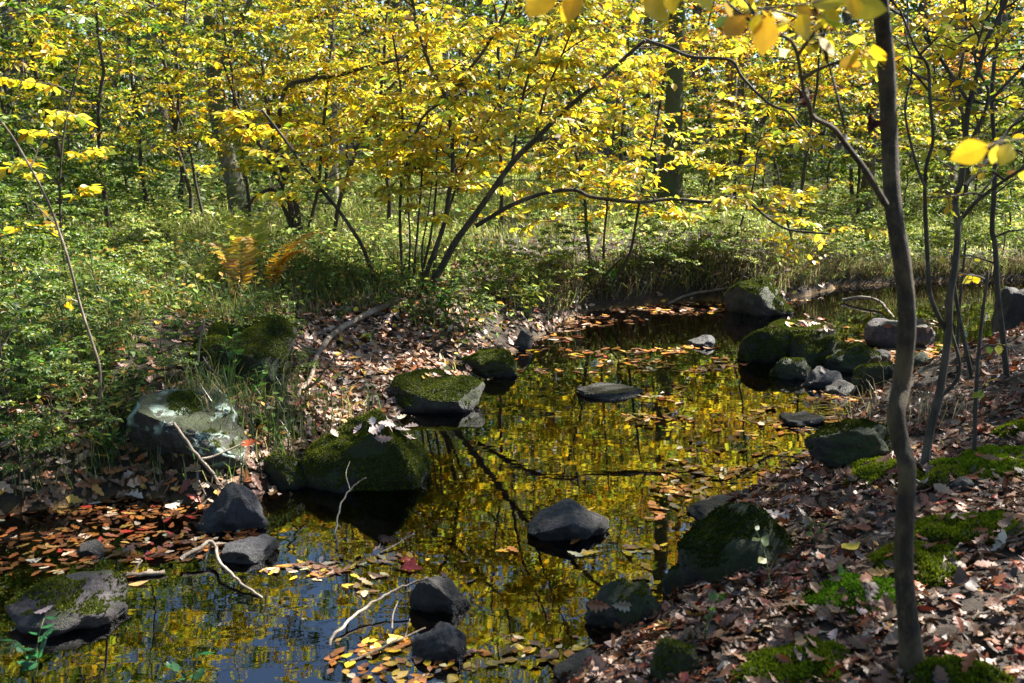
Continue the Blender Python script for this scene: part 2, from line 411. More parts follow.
def build_water():
    xs = np.linspace(-9, 14, 47); ys = np.linspace(.6, 14, 28)
    X, Y = np.meshgrid(xs, ys); v = np.stack([X, Y, 0 * X], -1).reshape(-1, 3); nx = len(xs)
    i = np.arange(len(ys) - 1)[:, None] * nx; j = np.arange(nx - 1)[None]
    f = np.stack([i + j, i + j + 1, i + nx + j + 1, i + nx + j], -1).reshape(-1, 4)
    c = v[f].mean(1); f = f[sdist(c[:, 0], c[:, 1]) < .6]
    used = np.unique(f); mp = np.zeros(len(v), int); mp[used] = np.arange(len(used))
    me = mesh_np('water', v[used], [mp[f]], smooth=True)
    m, nt, out = mat('stream water'); L = nt.links.new
    tc = N(nt, 'ShaderNodeTexCoord')
    mpn = N(nt, 'ShaderNodeMapping'); mpn.inputs['Scale'].default_value = (1.0, 2.2, 1); mpn.inputs['Rotation'].default_value = (0, 0, .25)
    L(tc.outputs['Object'], mpn.inputs[0])
    n1 = N(nt, 'ShaderNodeTexNoise'); n1.inputs['Scale'].default_value = 4.0; n1.inputs['Detail'].default_value = 1; n1.inputs['Distortion'].default_value = .6
    n2 = N(nt, 'ShaderNodeTexNoise'); n2.inputs['Scale'].default_value = 22; n2.inputs['Detail'].default_value = 2; n2.inputs['Distortion'].default_value = .4
    L(mpn.outputs[0], n1.inputs['Vector']); L(mpn.outputs[0], n2.inputs['Vector'])
    mu = N(nt, 'ShaderNodeMath', operation='MULTIPLY_ADD'); mu.inputs[1].default_value = .06
    L(n2.outputs['Fac'], mu.inputs[0]); L(n1.outputs['Fac'], mu.inputs[2])
    bp = N(nt, 'ShaderNodeBump'); bp.inputs['Strength'].default_value = 1.0; bp.inputs['Distance'].default_value = .00045
    L(mu.outputs[0], bp.inputs['Height'])
    fr = N(nt, 'ShaderNodeFresnel'); fr.inputs['IOR'].default_value = 1.9; L(bp.outputs[0], fr.inputs['Normal'])
    tr = N(nt, 'ShaderNodeBsdfTransparent'); tr.inputs['Color'].default_value = (.60, .42, .19, 1)
    gl = N(nt, 'ShaderNodeBsdfGlossy'); gl.inputs['Roughness'].default_value = .0; gl.inputs['Color'].default_value = (1, 1, 1, 1); L(bp.outputs[0], gl.inputs['Normal'])
    mx = N(nt, 'ShaderNodeMixShader'); L(fr.outputs[0], mx.inputs[0]); L(tr.outputs[0], mx.inputs[1]); L(gl.outputs[0], mx.inputs[2])
    L(mx.outputs[0], out.inputs[0])
    o = link('water', me, m); tag(o, 'still dark woodland stream mirroring yellow leaves', 'water', kind='structure')

# ------------------------------------------------------------------ rocks
def ico(sub):
    import bmesh
    bm = bmesh.new(); bmesh.ops.create_icosphere(bm, subdivisions=sub, radius=1.0)
    v = np.array([x.co[:] for x in bm.verts]); f = np.array([[x.index for x in p.verts] for p in bm.faces]); bm.free()
    return v, f
ICO5 = ico(5); ICO4 = ico(4); ICO3 = ico(3)

def rock_shape(seed, ang, sub=5, flat=None):
    rng = np.random.default_rng(seed)
    v, f = ICO5 if sub == 5 else ICO4 if sub == 4 else ICO3
    v = v.copy()
    npl = int(10 + 14 * ang)
    for _ in range(npl):
        n = norm(rng.normal(0, 1, 3) * V(1, 1, .8)); d = rng.uniform(.58 if ang > .5 else .68, .92)
        e = v @ n - d; v = v - np.clip(e, 0, None)[:, None] * n * .93
    if flat is not None:
        for fl in (flat if isinstance(flat, list) else [flat]):
            n = norm(np.array(fl[:3], float)); e = v @ n - fl[3]; v = v - np.clip(e, 0, None)[:, None] * n * .96
    o = rng.uniform(0, 50, 3)
    r = norm(v)
    v = v + r * (.30 * fbm(v[:, 0] * 1.5 + o[0], v[:, 1] * 1.3 + o[1], v[:, 2] * 1.3 + o[2], 3, seed))[:, None]
    v = v + r * (.085 * fbm(v[:, 0] * 4.5 + o[0], v[:, 1] * 5, v[:, 2] * 5, 4, seed + 3))[:, None]
    v = v + r * (.028 * np.abs(fbm(v[:, 0] * 13 + o[0], v[:, 1] * 13, v[:, 2] * 13, 3, seed + 8)))[:, None]
    v -= (v.max(0) + v.min(0)) / 2; v /= (v.max(0) - v.min(0)) / 2
    return v, f

ROCKS = []
def rock(label, x0, x1, yt, yb, m, seed, ang=.5, moss=0, flat=None, base='w', depth=.85, sink=.35, rot=0.0, mossc=None, name='rock', tilt=0, sub=5, cat='rock', group=None):
    xc = (x0 + x1) / 2
    c = at(xc, yb, 0.0) if base == 'w' else place(xc, yb)
    dist = c[1]; W = (x1 - x0) / FPX * np.linalg.norm(c - V(0, 0, CAM_H)); D = W * depth
    phi = math.atan2(CAM_H - c[2], dist); vis = (yb - yt) / FPX * np.linalg.norm(c - V(0, 0, CAM_H))
    Hh = max(.34 * vis, (vis - .85 * D * sin(phi)) / cos(phi))
    v, f = rock_shape(seed, ang, sub, flat)
    if base == 'w': sink = max(sink, .42)
    half = Hh / (2 - 2 * sink) * 1.0
    a = rot; R = np.array([[cos(a), -sin(a), 0], [sin(a), cos(a), 0], [0, 0, 1]])
    half = Hh / (2 - 2 * sink) * 1.0
    v = v @ R.T; v[:, :2] /= np.abs(v[:, :2]).max(0)
    v = v * V(W / 2, D / 2, half)
    if tilt: v[:, 2] += v[:, 0] * tilt
    cen = V(c[0], c[1] + D * .42, c[2] + half - 2 * half * sink)
    me = mesh_np(name, v, [f], smooth=True)
    o = link(name, me, m, loc=cen); tag(o, label, cat, group)
    if moss:
        add_moss(o, v, f, moss, seed, mossc)
    ROCKS.append((o, v + cen, f))
    return o

def add_moss(o, v, f, amount, seed, mossc=None, ln=(.006, .014), name='moss_cap'):
    rng = np.random.default_rng(seed + 100)
    a, b, c = v[f[:, 0]], v[f[:, 1]], v[f[:, 2]]
    cr = np.cross(b - a, c - a); ar = np.linalg.norm(cr, axis=1) / 2; n = norm(cr)
    cen = (a + b + c) / 3
    mask = n[:, 2] * .55 + .55 * fbm(cen[:, 0] * 6 + seed, cen[:, 1] * 6, cen[:, 2] * 6, 4, seed) > (.75 - .8 * amount)
    w = ar * mask; tot = w.sum()
    if tot <= 0: return
    cnt = int(np.clip(tot * 60000, 300, 26000))
    k = rng.choice(len(f), cnt, p=w / tot); r = rng.random((cnt, 2)); q = r.sum(1) > 1; r[q] = 1 - r[q]
    p = a[k] + r[:, :1] * (b[k] - a[k]) + r[:, 1:] * (c[k] - a[k])
    LV = Leaves(); d = norm(n[k] + V(0, 0, .3) + rng.normal(0, .55, (cnt, 3)))
    patch = fbm(p[:, 0] * 9, p[:, 1] * 9, p[:, 2] * 9, 3, seed + 5)[:, None]
    base = np.array(mossc if mossc else (.075, .095, .014))
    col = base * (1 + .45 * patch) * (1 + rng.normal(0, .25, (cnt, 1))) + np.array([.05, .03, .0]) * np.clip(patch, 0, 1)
    LV.add(p - n[k] * .002, d, rng.normal(0, 1, (cnt, 3)), rng.uniform(*ln, cnt), np.clip(col, .004, .5))
    me = LV.mesh('moss', T_OV); ob = link(name, me, M_MOSS, o)

# ------------------------------------------------------------------ branches and leaves
def smooth_poly(P, n):
    P = np.asarray(P, float); m = len(P)
    if m < 3: t = np.linspace(0, 1, n)[:, None]; return P[0] * (1 - t) + P[-1] * t
    E = np.concatenate([[2 * P[0] - P[1]], P, [2 * P[-1] - P[-2]]])
    seg = np.linalg.norm(np.diff(P, axis=0), axis=1) ** .5; cum = np.concatenate([[0], np.cumsum(seg)])
    t = np.linspace(0, cum[-1], n); i = np.clip(np.searchsorted(cum, t, 'right') - 1, 0, m - 2)
    u = ((t - cum[i]) / (seg[i] + 1e-9))[:, None]
    p0, p1, p2, p3 = E[i], E[i + 1], E[i + 2], E[i + 3]
    return .5 * (2 * p1 + (p2 - p0) * u + (2 * p0 - 5 * p1 + 4 * p2 - p3) * u ** 2 + (3 * p1 - p0 - 3 * p2 + p3) * u ** 3)

def twig_leaves(LV, P, rng, L, nl, palette, droop=.25, flatn=V(0, 0, 1), t0=.15):
    """leaves alternately left and right along the polyline P"""
    P = np.asarray(P); t = np.linspace(t0, 1, nl) * (len(P) - 1)
    i = np.minimum(t.astype(int), len(P) - 2); u = (t - i)[:, None]
    p = P[i] * (1 - u) + P[i + 1] * u; T = norm(P[i + 1] - P[i])
    sd = norm(np.cross(np.broadcast_to(flatn, T.shape), T)) * np.where(np.arange(nl) % 2, 1, -1)[:, None]
    d = norm(T * rng.uniform(.4, .9, (nl, 1)) + sd * rng.uniform(.6, 1.0, (nl, 1)) + V(0, 0, -1) * droop * rng.uniform(.2, 2, (nl, 1)) + rng.normal(0, .22, (nl, 3)))
    nn = flatn + rng.normal(0, .5, (nl, 3))
    LV.add(p, d, nn, L * rng.uniform(.42, 1.22, nl), pal(rng, nl, palette))

def grow(B, LV, rng, p0, d0, length, r, lvl, par):
    """a branch that arches towards the horizontal, with side shoots in its own flat spray"""
    n = 7 if lvl == 0 else 5
    pts = [np.asarray(p0, float)]; d = norm(np.asarray(d0, float))
    for k in range(n - 1):
        d = norm(d + rng.normal(0, par['wig'], 3) + V(0, 0, par['arch'] * (-.5 if d[2] > .1 else .12)))
        pts.append(pts[-1] + d * length / (n - 1))
    pts = np.array(pts); tt = np.linspace(0, 1, n)
    if r > par['rmin']: B.tube(pts, r * (1 - .8 * tt), 5 if lvl == 0 else 3)
    if lvl >= par['maxlvl']:
        twig_leaves(LV, pts, rng, par['L'], par['nl'], par['pal'], par['droop'])
        return pts
    ns = par['ns'][lvl]
    for k in range(ns):
        t = rng.uniform(.2, 1) if lvl else (.25 + .75 * (k + rng.random()) / ns)
        q = t * (n - 1); i = min(int(q), n - 2); p = pts[i] + (pts[i + 1] - pts[i]) * (q - i); T = norm(pts[i + 1] - pts[i])
        side = norm(np.cross(V(0, 0, 1), T)) * (1 if k % 2 else -1)
        dd = T * rng.uniform(.4, .9) + side * rng.uniform(.5, 1) + V(0, 0, rng.normal(.06, .22))
        grow(B, LV, rng, p, dd, length * rng.uniform(.32, .55) * (1.15 - .5 * t), r * .45, lvl + 1, par)
    twig_leaves(LV, pts[-3:], rng, par['L'], par['nl'], par['pal'], par['droop'])
    return pts

def make_tree(seed, h, r0, first, nprim, plen, par, lean=.05, base=None, palette=None, elev=.7, taper=.85, bow=.06, sides=8):
    rng = np.random.default_rng(seed); B = Geo(); LV = Leaves()
    par = dict(par); 
    if palette: par['pal'] = palette
    n = 14; t = np.linspace(0, 1, n); a = rng.uniform(0, 2 * pi)
    wob = np.cumsum(rng.normal(0, bow, (n, 2)), 0) * h / n
    tr = np.stack([lean * h * t ** 1.5 * cos(a) + wob[:, 0], lean * h * t ** 1.5 * sin(a) + wob[:, 1], h * t], -1); tr -= tr[0]; tr[0, 2] = -.15
    rad = r0 * (1 - taper * t) * (1 + .5 * np.exp(-t * h / (3 * r0)))
    B.tube(tr, rad, sides, .06)
    az = rng.uniform(0, 6)
    for k in range(nprim):
        f = first + (1 - first) * (k + rng.random() * .8) / nprim
        q = min(f, .99) * (n - 1); i = min(int(q), n - 2); p = tr[i] + (tr[i + 1] - tr[i]) * (q - i)
        az += 2.4 + rng.normal(0, .35); e = elev * rng.uniform(.6, 1.3)
        d = V(cos(az) * cos(e), sin(az) * cos(e), sin(e))
        grow(B, LV, rng, p, d, plen * (1.1 - .65 * (f - first) / (1 - first)) * rng.uniform(.75, 1.2), max(.35 * r0 * (1 - .7 * f), .006), 0, par)
    grow(B, LV, rng, tr[-1], V(0, 0, 1), plen * .5, r0 * (1 - taper), 0, par)
    return B, LV

UND = dict(wig=.16, arch=.35, rmin=.0022, maxlvl=2, ns=(8, 4), L=.084, nl=6, pal=YEL, droop=.3)
TALL = dict(wig=.18, arch=.18, rmin=.012, maxlvl=2, ns=(7, 4), L=.17, nl=4, pal=YGR, droop=.3)

PROTO = {}
def proto(key, *a, barkm=None, **k):
    B, LV = make_tree(*a, **k)
    PROTO[key] = (B.mesh(key + ' bark'), LV.mesh(key + ' leaves', T_OV), barkm or M_BARKD)
    PROTO[key][0].materials.append(PROTO[key][2]); PROTO[key][1].materials.append(M_LEAF)
    return LV.count()

def plant_tree(key, x, y, rz, sc, name, label, cat, group=None, zs=1.0):
    o = thing(name, (x, y, gz(x, y)), label, cat, group)
    o.rotation_euler = (0, 0, rz); o.scale = (sc, sc, sc * zs)
    link('trunk', PROTO[key][0], None, o); link('crown', PROTO[key][1], None, o)
    return o

def moss_mound(label, x0, x1, yt, yb, seed, mossc, hgt=.056, ratio=.8):
    """a low irregular cushion of moss that follows the ground"""
    rng = np.random.default_rng(seed + 900); xc = (x0 + x1) / 2; c = place(xc, (yt + 2 * yb) / 3)
    W = (x1 - x0) / FPX * np.linalg.norm(c - V(0, 0, CAM_H)) / 2 * 1.3; nr, na = 22, 64
    r = np.linspace(0, 1, nr)[:, None] ** .8; a = np.linspace(0, 2 * pi, na, endpoint=False)[None]
    R = 1 + .7 * fbm(np.cos(a) * 1.6 + seed, np.sin(a) * 1.6, 0, 3, seed)
    X = c[0] + W * r * R * np.cos(a); Y = c[1] + W * ratio * r * R * np.sin(a)
    lump = 1 + .55 * fbm(X * 14, Y * 14, 0, 3, seed + 2)
    Z = height(X, Y) + hgt * np.sqrt(np.clip(1 - r ** 2, 0, 1)) * lump - .012 + 0 * a
    v = np.stack([X, Y, Z], -1).reshape(-1, 3) - c
    i = np.arange(nr - 1)[:, None] * na; j = np.arange(na)[None]; j2 = (j + 1) % na
    q = np.stack([i + j, i + na + j, i + na + j2, i + j2], -1).reshape(-1, 4)
    f = np.concatenate([q[:, [0, 1, 2]], q[:, [0, 2, 3]]])
    o = link('moss_mound', mesh_np('moss mound', v, [f], smooth=True), RM_MOSSY, loc=c); tag(o, label, 'moss mound')
    add_moss(o, v, f, 1.1, seed, mossc, (.007, .016), 'moss_sprigs')
    ROCKS.append((o, v + c, f))

# ================================================================== BUILD
build_ground(); build_water()

# ---- rocks
RM_GREY = rock_mat('grey rock', (0.063, 0.060, 0.060), (0.0150, 0.0140, 0.0140), .0)
RM_BLUE = rock_mat('blue grey wet rock', (0.037, 0.039, 0.048), (0.0090, 0.0090, 0.0115), .0)
RM_PURP = rock_mat('purple grey rock', (0.066, 0.057, 0.063), (0.0175, 0.0150, 0.0160), .25)
RM_DARK = rock_mat('dark wet rock', (0.019, 0.018, 0.019), (0.0050, 0.0045, 0.0045), .15)
RM_LICH = rock_mat('lichen rock', (0.060, 0.058, 0.054), (0.0125, 0.0115, 0.0100), .42, lichen=.6)
RM_MOSSY = rock_mat('mossy rock', (0.036, 0.034, 0.030), (0.0090, 0.0085, 0.0070), .8)
RM_HALF = rock_mat('half mossy rock', (0.060, 0.057, 0.054), (0.0150, 0.0140, 0.0125), .55)

rock('angular boulder with pale lichen and bare grey top beside a forked grey stick', 120, 238, 386, 476, RM_LICH, 3, .35, .22, flat=[(.35, -.3, 1, .42), (-.5, -.85, -.3, .5), (.85, -.35, .5, .6), (-1, .1, -.15, .85), (.1, -1, .35, .62)], base='g', sink=.12, depth=.8, name='boulder', cat='boulder')
rock('large mossy boulder at the water edge with a heap of pale leaves on top', 294, 427, 399, 490, RM_MOSSY, 11, .4, .8, flat=[(-.45, -.15, 1, .5), (.25, -1, .1, .62), (.9, -.2, .55, .66)], sink=.2, depth=.75, mossc=(.10, .12, .016), name='boulder', cat='boulder')
rock('flat grey topped boulder with mossy front behind the leaf capped boulder', 382, 484, 366, 413, RM_HALF, 5, .8, .45, flat=(.05, -.25, 1, .42), sink=.25, depth=.7, name='boulder', cat='boulder')
rock('dark mossy boulder under the shrub at the foot of the far bank corner', 452, 521, 343, 377, RM_MOSSY, 17, .6, .7, sink=.3, name='boulder', cat='boulder')
rock('rounded moss covered boulder set in the bank below the orange ferns', 180, 284, 306, 384, RM_MOSSY, 24, .8, .8, base='g', sink=.42, depth=1.1, flat=(0, -.1, 1, .5), name='boulder', cat='boulder')
rock('small dark mossy stone wedged against the leaf capped boulder', 260, 313, 447, 490, RM_MOSSY, 29, .6, .5, sink=.3)
rock('blue grey slanting stone with a moss fringe below the forked stick', 192, 264, 478, 532, RM_BLUE, 31, .95, .18, flat=(-.6, -.5, .8, .4), sink=.3, depth=.7)
rock('low flat bluish stone at the water beside the bent white stick', 218, 270, 534, 563, RM_BLUE, 37, .8, 0, flat=(0, -.1, 1, .4), sink=.4)
rock('dark boulder with purplish bare side standing in shallow leafy water', 0, 104, 573, 634, RM_PURP, 41, .6, .35, flat=(.8, -.2, .5, .55), sink=.25, depth=.8, name='boulder', cat='boulder')
rock('wedge shaped dry topped rock alone in the middle of the stream', 528, 612, 497, 541, RM_GREY, 43, .5, 0, flat=[(-.5, -.25, 1, .32), (.7, -.2, .9, .42), (0, -1, -.35, .6)], sink=.3, depth=.6)
rock('black angular rock at the end of the thin bleached stick', 409, 469, 568, 613, RM_DARK, 47, .95, 0, flat=(.5, -.1, .9, .42), sink=.25, depth=.7)
rock('smooth rounded blue black stone nearest the floating yellow leaves', 411, 465, 620, 661, RM_BLUE, 53, .35, 0, sink=.22, depth=.75)
rock('grey rock with a green mossy hump and fallen leaves on its side', 587, 664, 571, 633, RM_HALF, 59, .75, .32, sink=.28, depth=.8)
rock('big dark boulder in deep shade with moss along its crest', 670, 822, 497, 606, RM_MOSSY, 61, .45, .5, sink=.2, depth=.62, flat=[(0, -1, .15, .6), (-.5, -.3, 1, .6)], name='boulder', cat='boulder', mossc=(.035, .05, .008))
rock('small dark mossy stone tucked under the big shaded boulder', 680, 733, 590, 627, RM_MOSSY, 67, .5, .5, sink=.3)
rock('flat grey slab covered with leaves at the lower edge of the picture', 556, 628, 650, 690, RM_GREY, 71, .7, 0, flat=(0, -.1, 1, .4), sink=.4)
rock('small mossy stone among leaves beside the flat grey slab', 654, 702, 638, 682, RM_MOSSY, 73, .5, .6, base='g', sink=.35)
rock('low pale grey slab in the shallows above the shaded boulder', 692, 768, 494, 523, RM_GREY, 79, .7, 0, flat=(0, -.1, 1, .35), sink=.45)
rock('flat dark slab just breaking the water in mid stream', 578, 648, 381, 399, RM_DARK, 83, .7, 0, flat=(0, 0, 1, .3), sink=.45)
rock('little blue grey stone on a raft of leaves in the far pool', 690, 717, 333, 347, RM_BLUE, 89, .6, 0, sink=.3, sub=4)
rock('big mossy boulder against the far bank with a bare whitish flank', 732, 798, 275, 317, RM_HALF, 97, .7, .65, flat=(.7, -.2, .6, .55), sink=.2, name='boulder', cat='boulder')
rock('steep dark mossy boulder at the head of the rock pile in the stream', 744, 802, 322, 363, RM_MOSSY, 101, .6, .8, sink=.22, name='boulder', cat='boulder')
rock('leaf strewn mossy slab at the back of the rock pile', 772, 845, 316, 345, RM_MOSSY, 103, .5, .7, sink=.25, depth=.9, flat=(0, -.1, 1, .5))
rock('round mossy rock in the middle of the rock pile', 796, 842, 332, 368, RM_MOSSY, 107, .4, .7, sink=.25)
rock('low dark mossy rock at the waterside front of the rock pile', 774, 813, 355, 379, RM_MOSSY, 109, .5, .5, sink=.3)
rock('bare grey stone with one fallen leaf in front of the rock pile', 808, 844, 364, 388, RM_GREY, 113, .6, 0, sink=.3, sub=4)
rock('smooth black oval stone at the near tip of the rock pile', 829, 861, 378, 396, RM_DARK, 127, .3, 0, sink=.3, sub=4)
rock('long low mossy ridge of rock trailing from the rock pile', 828, 884, 338, 372, RM_MOSSY, 131, .5, .45, sink=.4)
rock('broad flat topped purple grey rock behind the dark slender trunk', 873, 944, 317, 349, RM_PURP, 137, .7, 0, flat=(0, -.05, 1, .5), sink=.25, depth=.7)
rock('dark mossy rock hugging the foot of the slender trunk', 858, 905, 358, 394, RM_MOSSY, 139, .5, .5, sink=.25)
rock('rounded dark mossy rock between the two dark stems', 893, 948, 349, 392, RM_MOSSY, 149, .5, .5, sink=.25)
rock('small dark stone peeping out between rock pile and slender trunk', 874, 894, 348, 364, RM_DARK, 151, .6, 0, sink=.3, sub=4)
rock('dark brown upright boulder cut by the picture edge in the far backwater', 1004, 1050, 290, 347, RM_DARK, 157, .6, 0, sink=.2, name='boulder', cat='boulder')
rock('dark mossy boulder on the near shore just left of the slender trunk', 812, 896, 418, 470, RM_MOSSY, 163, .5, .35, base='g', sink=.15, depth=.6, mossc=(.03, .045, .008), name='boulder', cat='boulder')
moss_mound('bright green moss cushion over stone beside the thin dark stub', 952, 1032, 438, 484, 167, (0.169, 0.246, 0.014))
moss_mound('mossy rounded rock at the picture edge above the bright moss cushion', 1004, 1050, 404, 446, 173, (0.131, 0.176, 0.013))
moss_mound('low moss cushion between fallen leaves behind the slender trunk', 926, 1000, 512, 545, 179, (0.131, 0.176, 0.011))
moss_mound('olive moss cushion touching the back of the slender trunk', 872, 950, 540, 578, 181, (0.112, 0.150, 0.011))
moss_mound('vivid green leafy moss clump right of the big shaded boulder', 812, 886, 572, 610, 191, (0.112, 0.229, 0.013))
moss_mound('large moss hummock on the near shore in the corner below the leaves', 756, 845, 622, 690, 193, (0.104, 0.150, 0.009))
moss_mound('flat moss patch at the foot of the slender trunk', 918, 985, 664, 696, 197, (0.094, 0.131, 0.009))
moss_mound('yellowish moss tuft by the small whitish stone', 924, 962, 466, 490, 199, (0.188, 0.211, 0.018))
moss_mound('thin moss carpet on the shore edge above the vivid moss clump', 850, 905, 462, 482, 211, (0.150, 0.192, 0.013))
rock('small whitish stone half buried beside the yellowish moss tuft', 953, 974, 476, 492, RM_GREY, 223, .7, 0, base='g', sink=.3, sub=4)
rock('small upright grey stone on the leafy shore left of the far pool', 515, 532, 327, 350, RM_GREY, 227, .8, 0, sink=.2, sub=4)
rock('thin flat bluish stone awash in front of the rock pile', 784, 830, 411, 426, RM_BLUE, 229, .7, 0, flat=(0, 0, 1, .35), sink=.45, sub=4)
rock('small dark stone among floating brown leaves above the purplish boulder', 74, 102, 540, 557, RM_DARK, 233, .6, 0, sink=.35, sub=4)

# ---- understorey and forest trees
proto('yellow_a', 11, 5.2, .028, .17, 15, 2.1, UND, bow=.13)
proto('yellow_b', 12, 4.4, .025, .12, 14, 1.9, UND, bow=.17)
proto('yellow_c', 13, 6.2, .032, .20, 16, 2.5, UND, lean=.14, bow=.12)
proto('orange_a', 14, 5.0, .03, .20, 14, 2.0, UND, palette=ORG, bow=.13)
proto('lime_a', 15, 5.4, .034, .15, 15, 2.2, UND, palette=YGR, bow=.14)
proto('green_a', 16, 5.0, .035, .10, 16, 2.1, UND, palette=GRN, bow=.13)
proto('green_b', 17, 3.2, .03, .06, 14, 1.6, UND, palette=GRN)
proto('shade', 31, 13, .16, .42, 17, 4.2, dict(TALL, L=.15, nl=8, ns=(8, 5)), palette=YGR, barkm=M_BARK, bow=.05)
proto('full_a', 41, 17, .18, .30, 18, 4.2, dict(TALL, L=.2, nl=8, ns=(8, 4)), palette=GRN, barkm=M_BARK, bow=.03)
proto('full_b', 42, 18, .2, .30, 18, 4.2, dict(TALL, L=.2, nl=8, ns=(8, 4)), palette=YGR, barkm=M_BARK, bow=.03)
proto('thin_a', 61, 17, .17, .62, 8, 3.2, dict(TALL, nl=3), palette=YGR, barkm=M_BARK, bow=.03, lean=.03)
proto('thin_m', 62, 18, .19, .66, 8, 3.2, dict(TALL, nl=3), palette=ORG, barkm=M_BARKM, bow=.03, lean=.03)
proto('tall_a', 21, 17, .17, .36, 15, 3.8, TALL, palette=YGR, barkm=M_BARK, bow=.03, lean=.03)
proto('tall_b', 22, 19, .20, .42, 14, 4.2, TALL, palette=YEL, barkm=M_BARK, bow=.035, lean=.05)
proto('tall_c', 23, 16, .13, .38, 14, 3.4, TALL, palette=GRN, barkm=M_BARKG, bow=.04, lean=.04)
proto('tall_m', 24, 18, .19, .42, 14, 4.0, TALL, palette=ORG, barkm=M_BARKM, bow=.03, lean=.03)

def px_xy(px, Y): return (px - 512) / FPX * Y * 1.0, Y

UNDER = [  # pixel column, distance, kind, scale
    (112, 10.2, 'lime_a', .74), (-90, 8.9, 'green_a', 1.0), (-10, 9.8, 'yellow_b', .9), (190, 11.6, 'yellow_b', 1.0), (250, 10.6, 'yellow_a', .74), (60, 11.5, 'lime_a', 1.0), (390, 11.2, 'yellow_b', 1.0),
    (500, 10.8, 'yellow_a', .9), (575, 13.6, 'yellow_b', 1.0), (655, 14.6, 'yellow_c', .9), (735, 15.2, 'yellow_b', 1.1), (800, 13.6, 'yellow_a', .95),
    (860, 15.4, 'yellow_b', 1.05), (955, 13.2, 'lime_a', 1.0), (20, 12.6, 'green_a', .9), (150, 13.2, 'green_a', .8), (1050, 12.2, 'lime_a', 1.0), (620, 15.0, 'yellow_a', 1.0), (460, 15.2, 'yellow_c', 1.0),
    (330, 14.6, 'yellow_b', 1.1), (180, 14.2, 'green_a', 1.0), (20, 14.8, 'green_a', 1.1), (100, 17.5, 'green_b', 1.2), (250, 18.0, 'lime_a', 1.0),
    (705, 16.5, 'orange_a', 1.0), (770, 18.2, 'orange_a', 1.05), (850, 18.5, 'lime_a', 1.0), (925, 17.0, 'orange_a', .95), (1010, 17.8, 'green_a', 1.1),
    (540, 18.6, 'green_a', 1.2), (410, 19.2, 'lime_a', 1.1), (-20, 19.5, 'green_a', 1.1), (140, 21.5, 'green_b', 1.4), (300, 22.5, 'green_a', 1.1),
    (650, 21.5, 'lime_a', 1.1), (470, 23.5, 'green_a', 1.2), (560, 25.5, 'green_a', 1.2), (730, 24.0, 'green_a', 1.2), (820, 24.5, 'green_a', 1.2),
    (900, 23.5, 'green_a', 1.3), (990, 24.8, 'lime_a', 1.2), (1080, 20.5, 'yellow_c', 1.1), (1150, 15.5, 'yellow_a', 1.0), (-140, 13.5, 'green_a', 1.0),
    (60, 26.0, 'green_a', 1.2), (200, 28.0, 'green_b', 1.6), (370, 29.0, 'lime_a', 1.2), (-100, 25.0, 'green_a', 1.2)]
KIND = {'yellow_a': ('thin dark stemmed young tree with layered yellow leaves beyond the stream', 'yellow young trees across the stream'),
        'yellow_b': ('crooked low young tree with yellow leaves beyond the stream', 'low yellow young trees across the stream'),
        'yellow_c': ('leaning young tree with wide sprays of yellow leaves beyond the stream', 'leaning yellow young trees across the stream'),
        'orange_a': ('young tree with orange and golden leaves in the woods beyond the stream', 'orange young trees across the stream'),
        'lime_a': ('young tree with lime and yellow leaves in the woods beyond the stream', 'lime coloured young trees across the stream'),
        'green_a': ('young tree still mostly green in the shady woods beyond the stream', 'green young trees across the stream'),
        'green_b': ('bushy low green young tree in the shady woods beyond the stream', 'bushy green young trees across the stream')}
for i, (px, Y, k, sc) in enumerate(UNDER):
    x, y = px_xy(px, Y); lb, gp = KIND[k]
    plant_tree(k, x, y, i * 2.17, sc, 'young_tree', lb, 'young tree', gp, zs=random.Random(i).uniform(.9, 1.1))

TALLS = [(30, 30, 'tall_b'), (-80, 27, 'tall_a'), (110, 34, 'tall_a'), (360, 36, 'tall_a'), (455, 33, 'tall_c'),
         (520, 38, 'tall_b'), (610, 30, 'tall_a'), (690, 35, 'tall_b'), (830, 31, 'tall_a'), (900, 36, 'tall_b'), (985, 30, 'tall_a'), (1070, 33, 'tall_c'),
         (1150, 27, 'tall_b'), (-200, 33, 'tall_b'), (180, 42, 'tall_b'), (400, 46, 'tall_b'), (570, 44, 'tall_a'), (760, 42, 'tall_a'), (950, 45, 'tall_b'), (70, 46, 'tall_a'), (1250, 24, 'tall_a')]
TALLS += [(-60, 22, 'full_a'), (40, 20.5, 'full_a'), (125, 23, 'full_a'), (205, 24.5, 'full_a')]
TALLS += [(px, Y, k) for px, Y, k in [(-30, 32, 'full_a'), (60, 36, 'full_b'), (150, 31, 'full_a'), (230, 36, 'full_b'), (310, 34, 'full_a'), (400, 32, 'full_b'), (480, 37, 'full_a'),
          (560, 33, 'full_b'), (640, 37, 'full_a'), (730, 33, 'full_b'), (800, 37, 'full_a'), (880, 33, 'full_b'), (960, 38, 'full_a'), (1060, 36, 'full_b'), (-130, 37, 'full_b'), (1160, 34, 'full_a')]]
TK = {'full_a': ('tall leafy forest tree with a full green crown deep in the woods', 'full green trees of the woods behind'),
      'full_b': ('tall leafy forest tree with a full yellow green crown deep in the woods', 'full yellow green trees of the woods behind'),
      'tall_a': ('tall grey brown trunk with yellow green crown deep in the woods', 'tall trees of the woods behind'),
      'tall_b': ('stout tall trunk with yellow crown deep in the woods', 'stout tall trees of the woods behind'),
      'tall_c': ('slim pale grey trunk with green crown deep in the woods', 'pale trunked tall trees of the woods behind'),
      'tall_m': ('tall mossy trunk', 'mossy tall trees')}
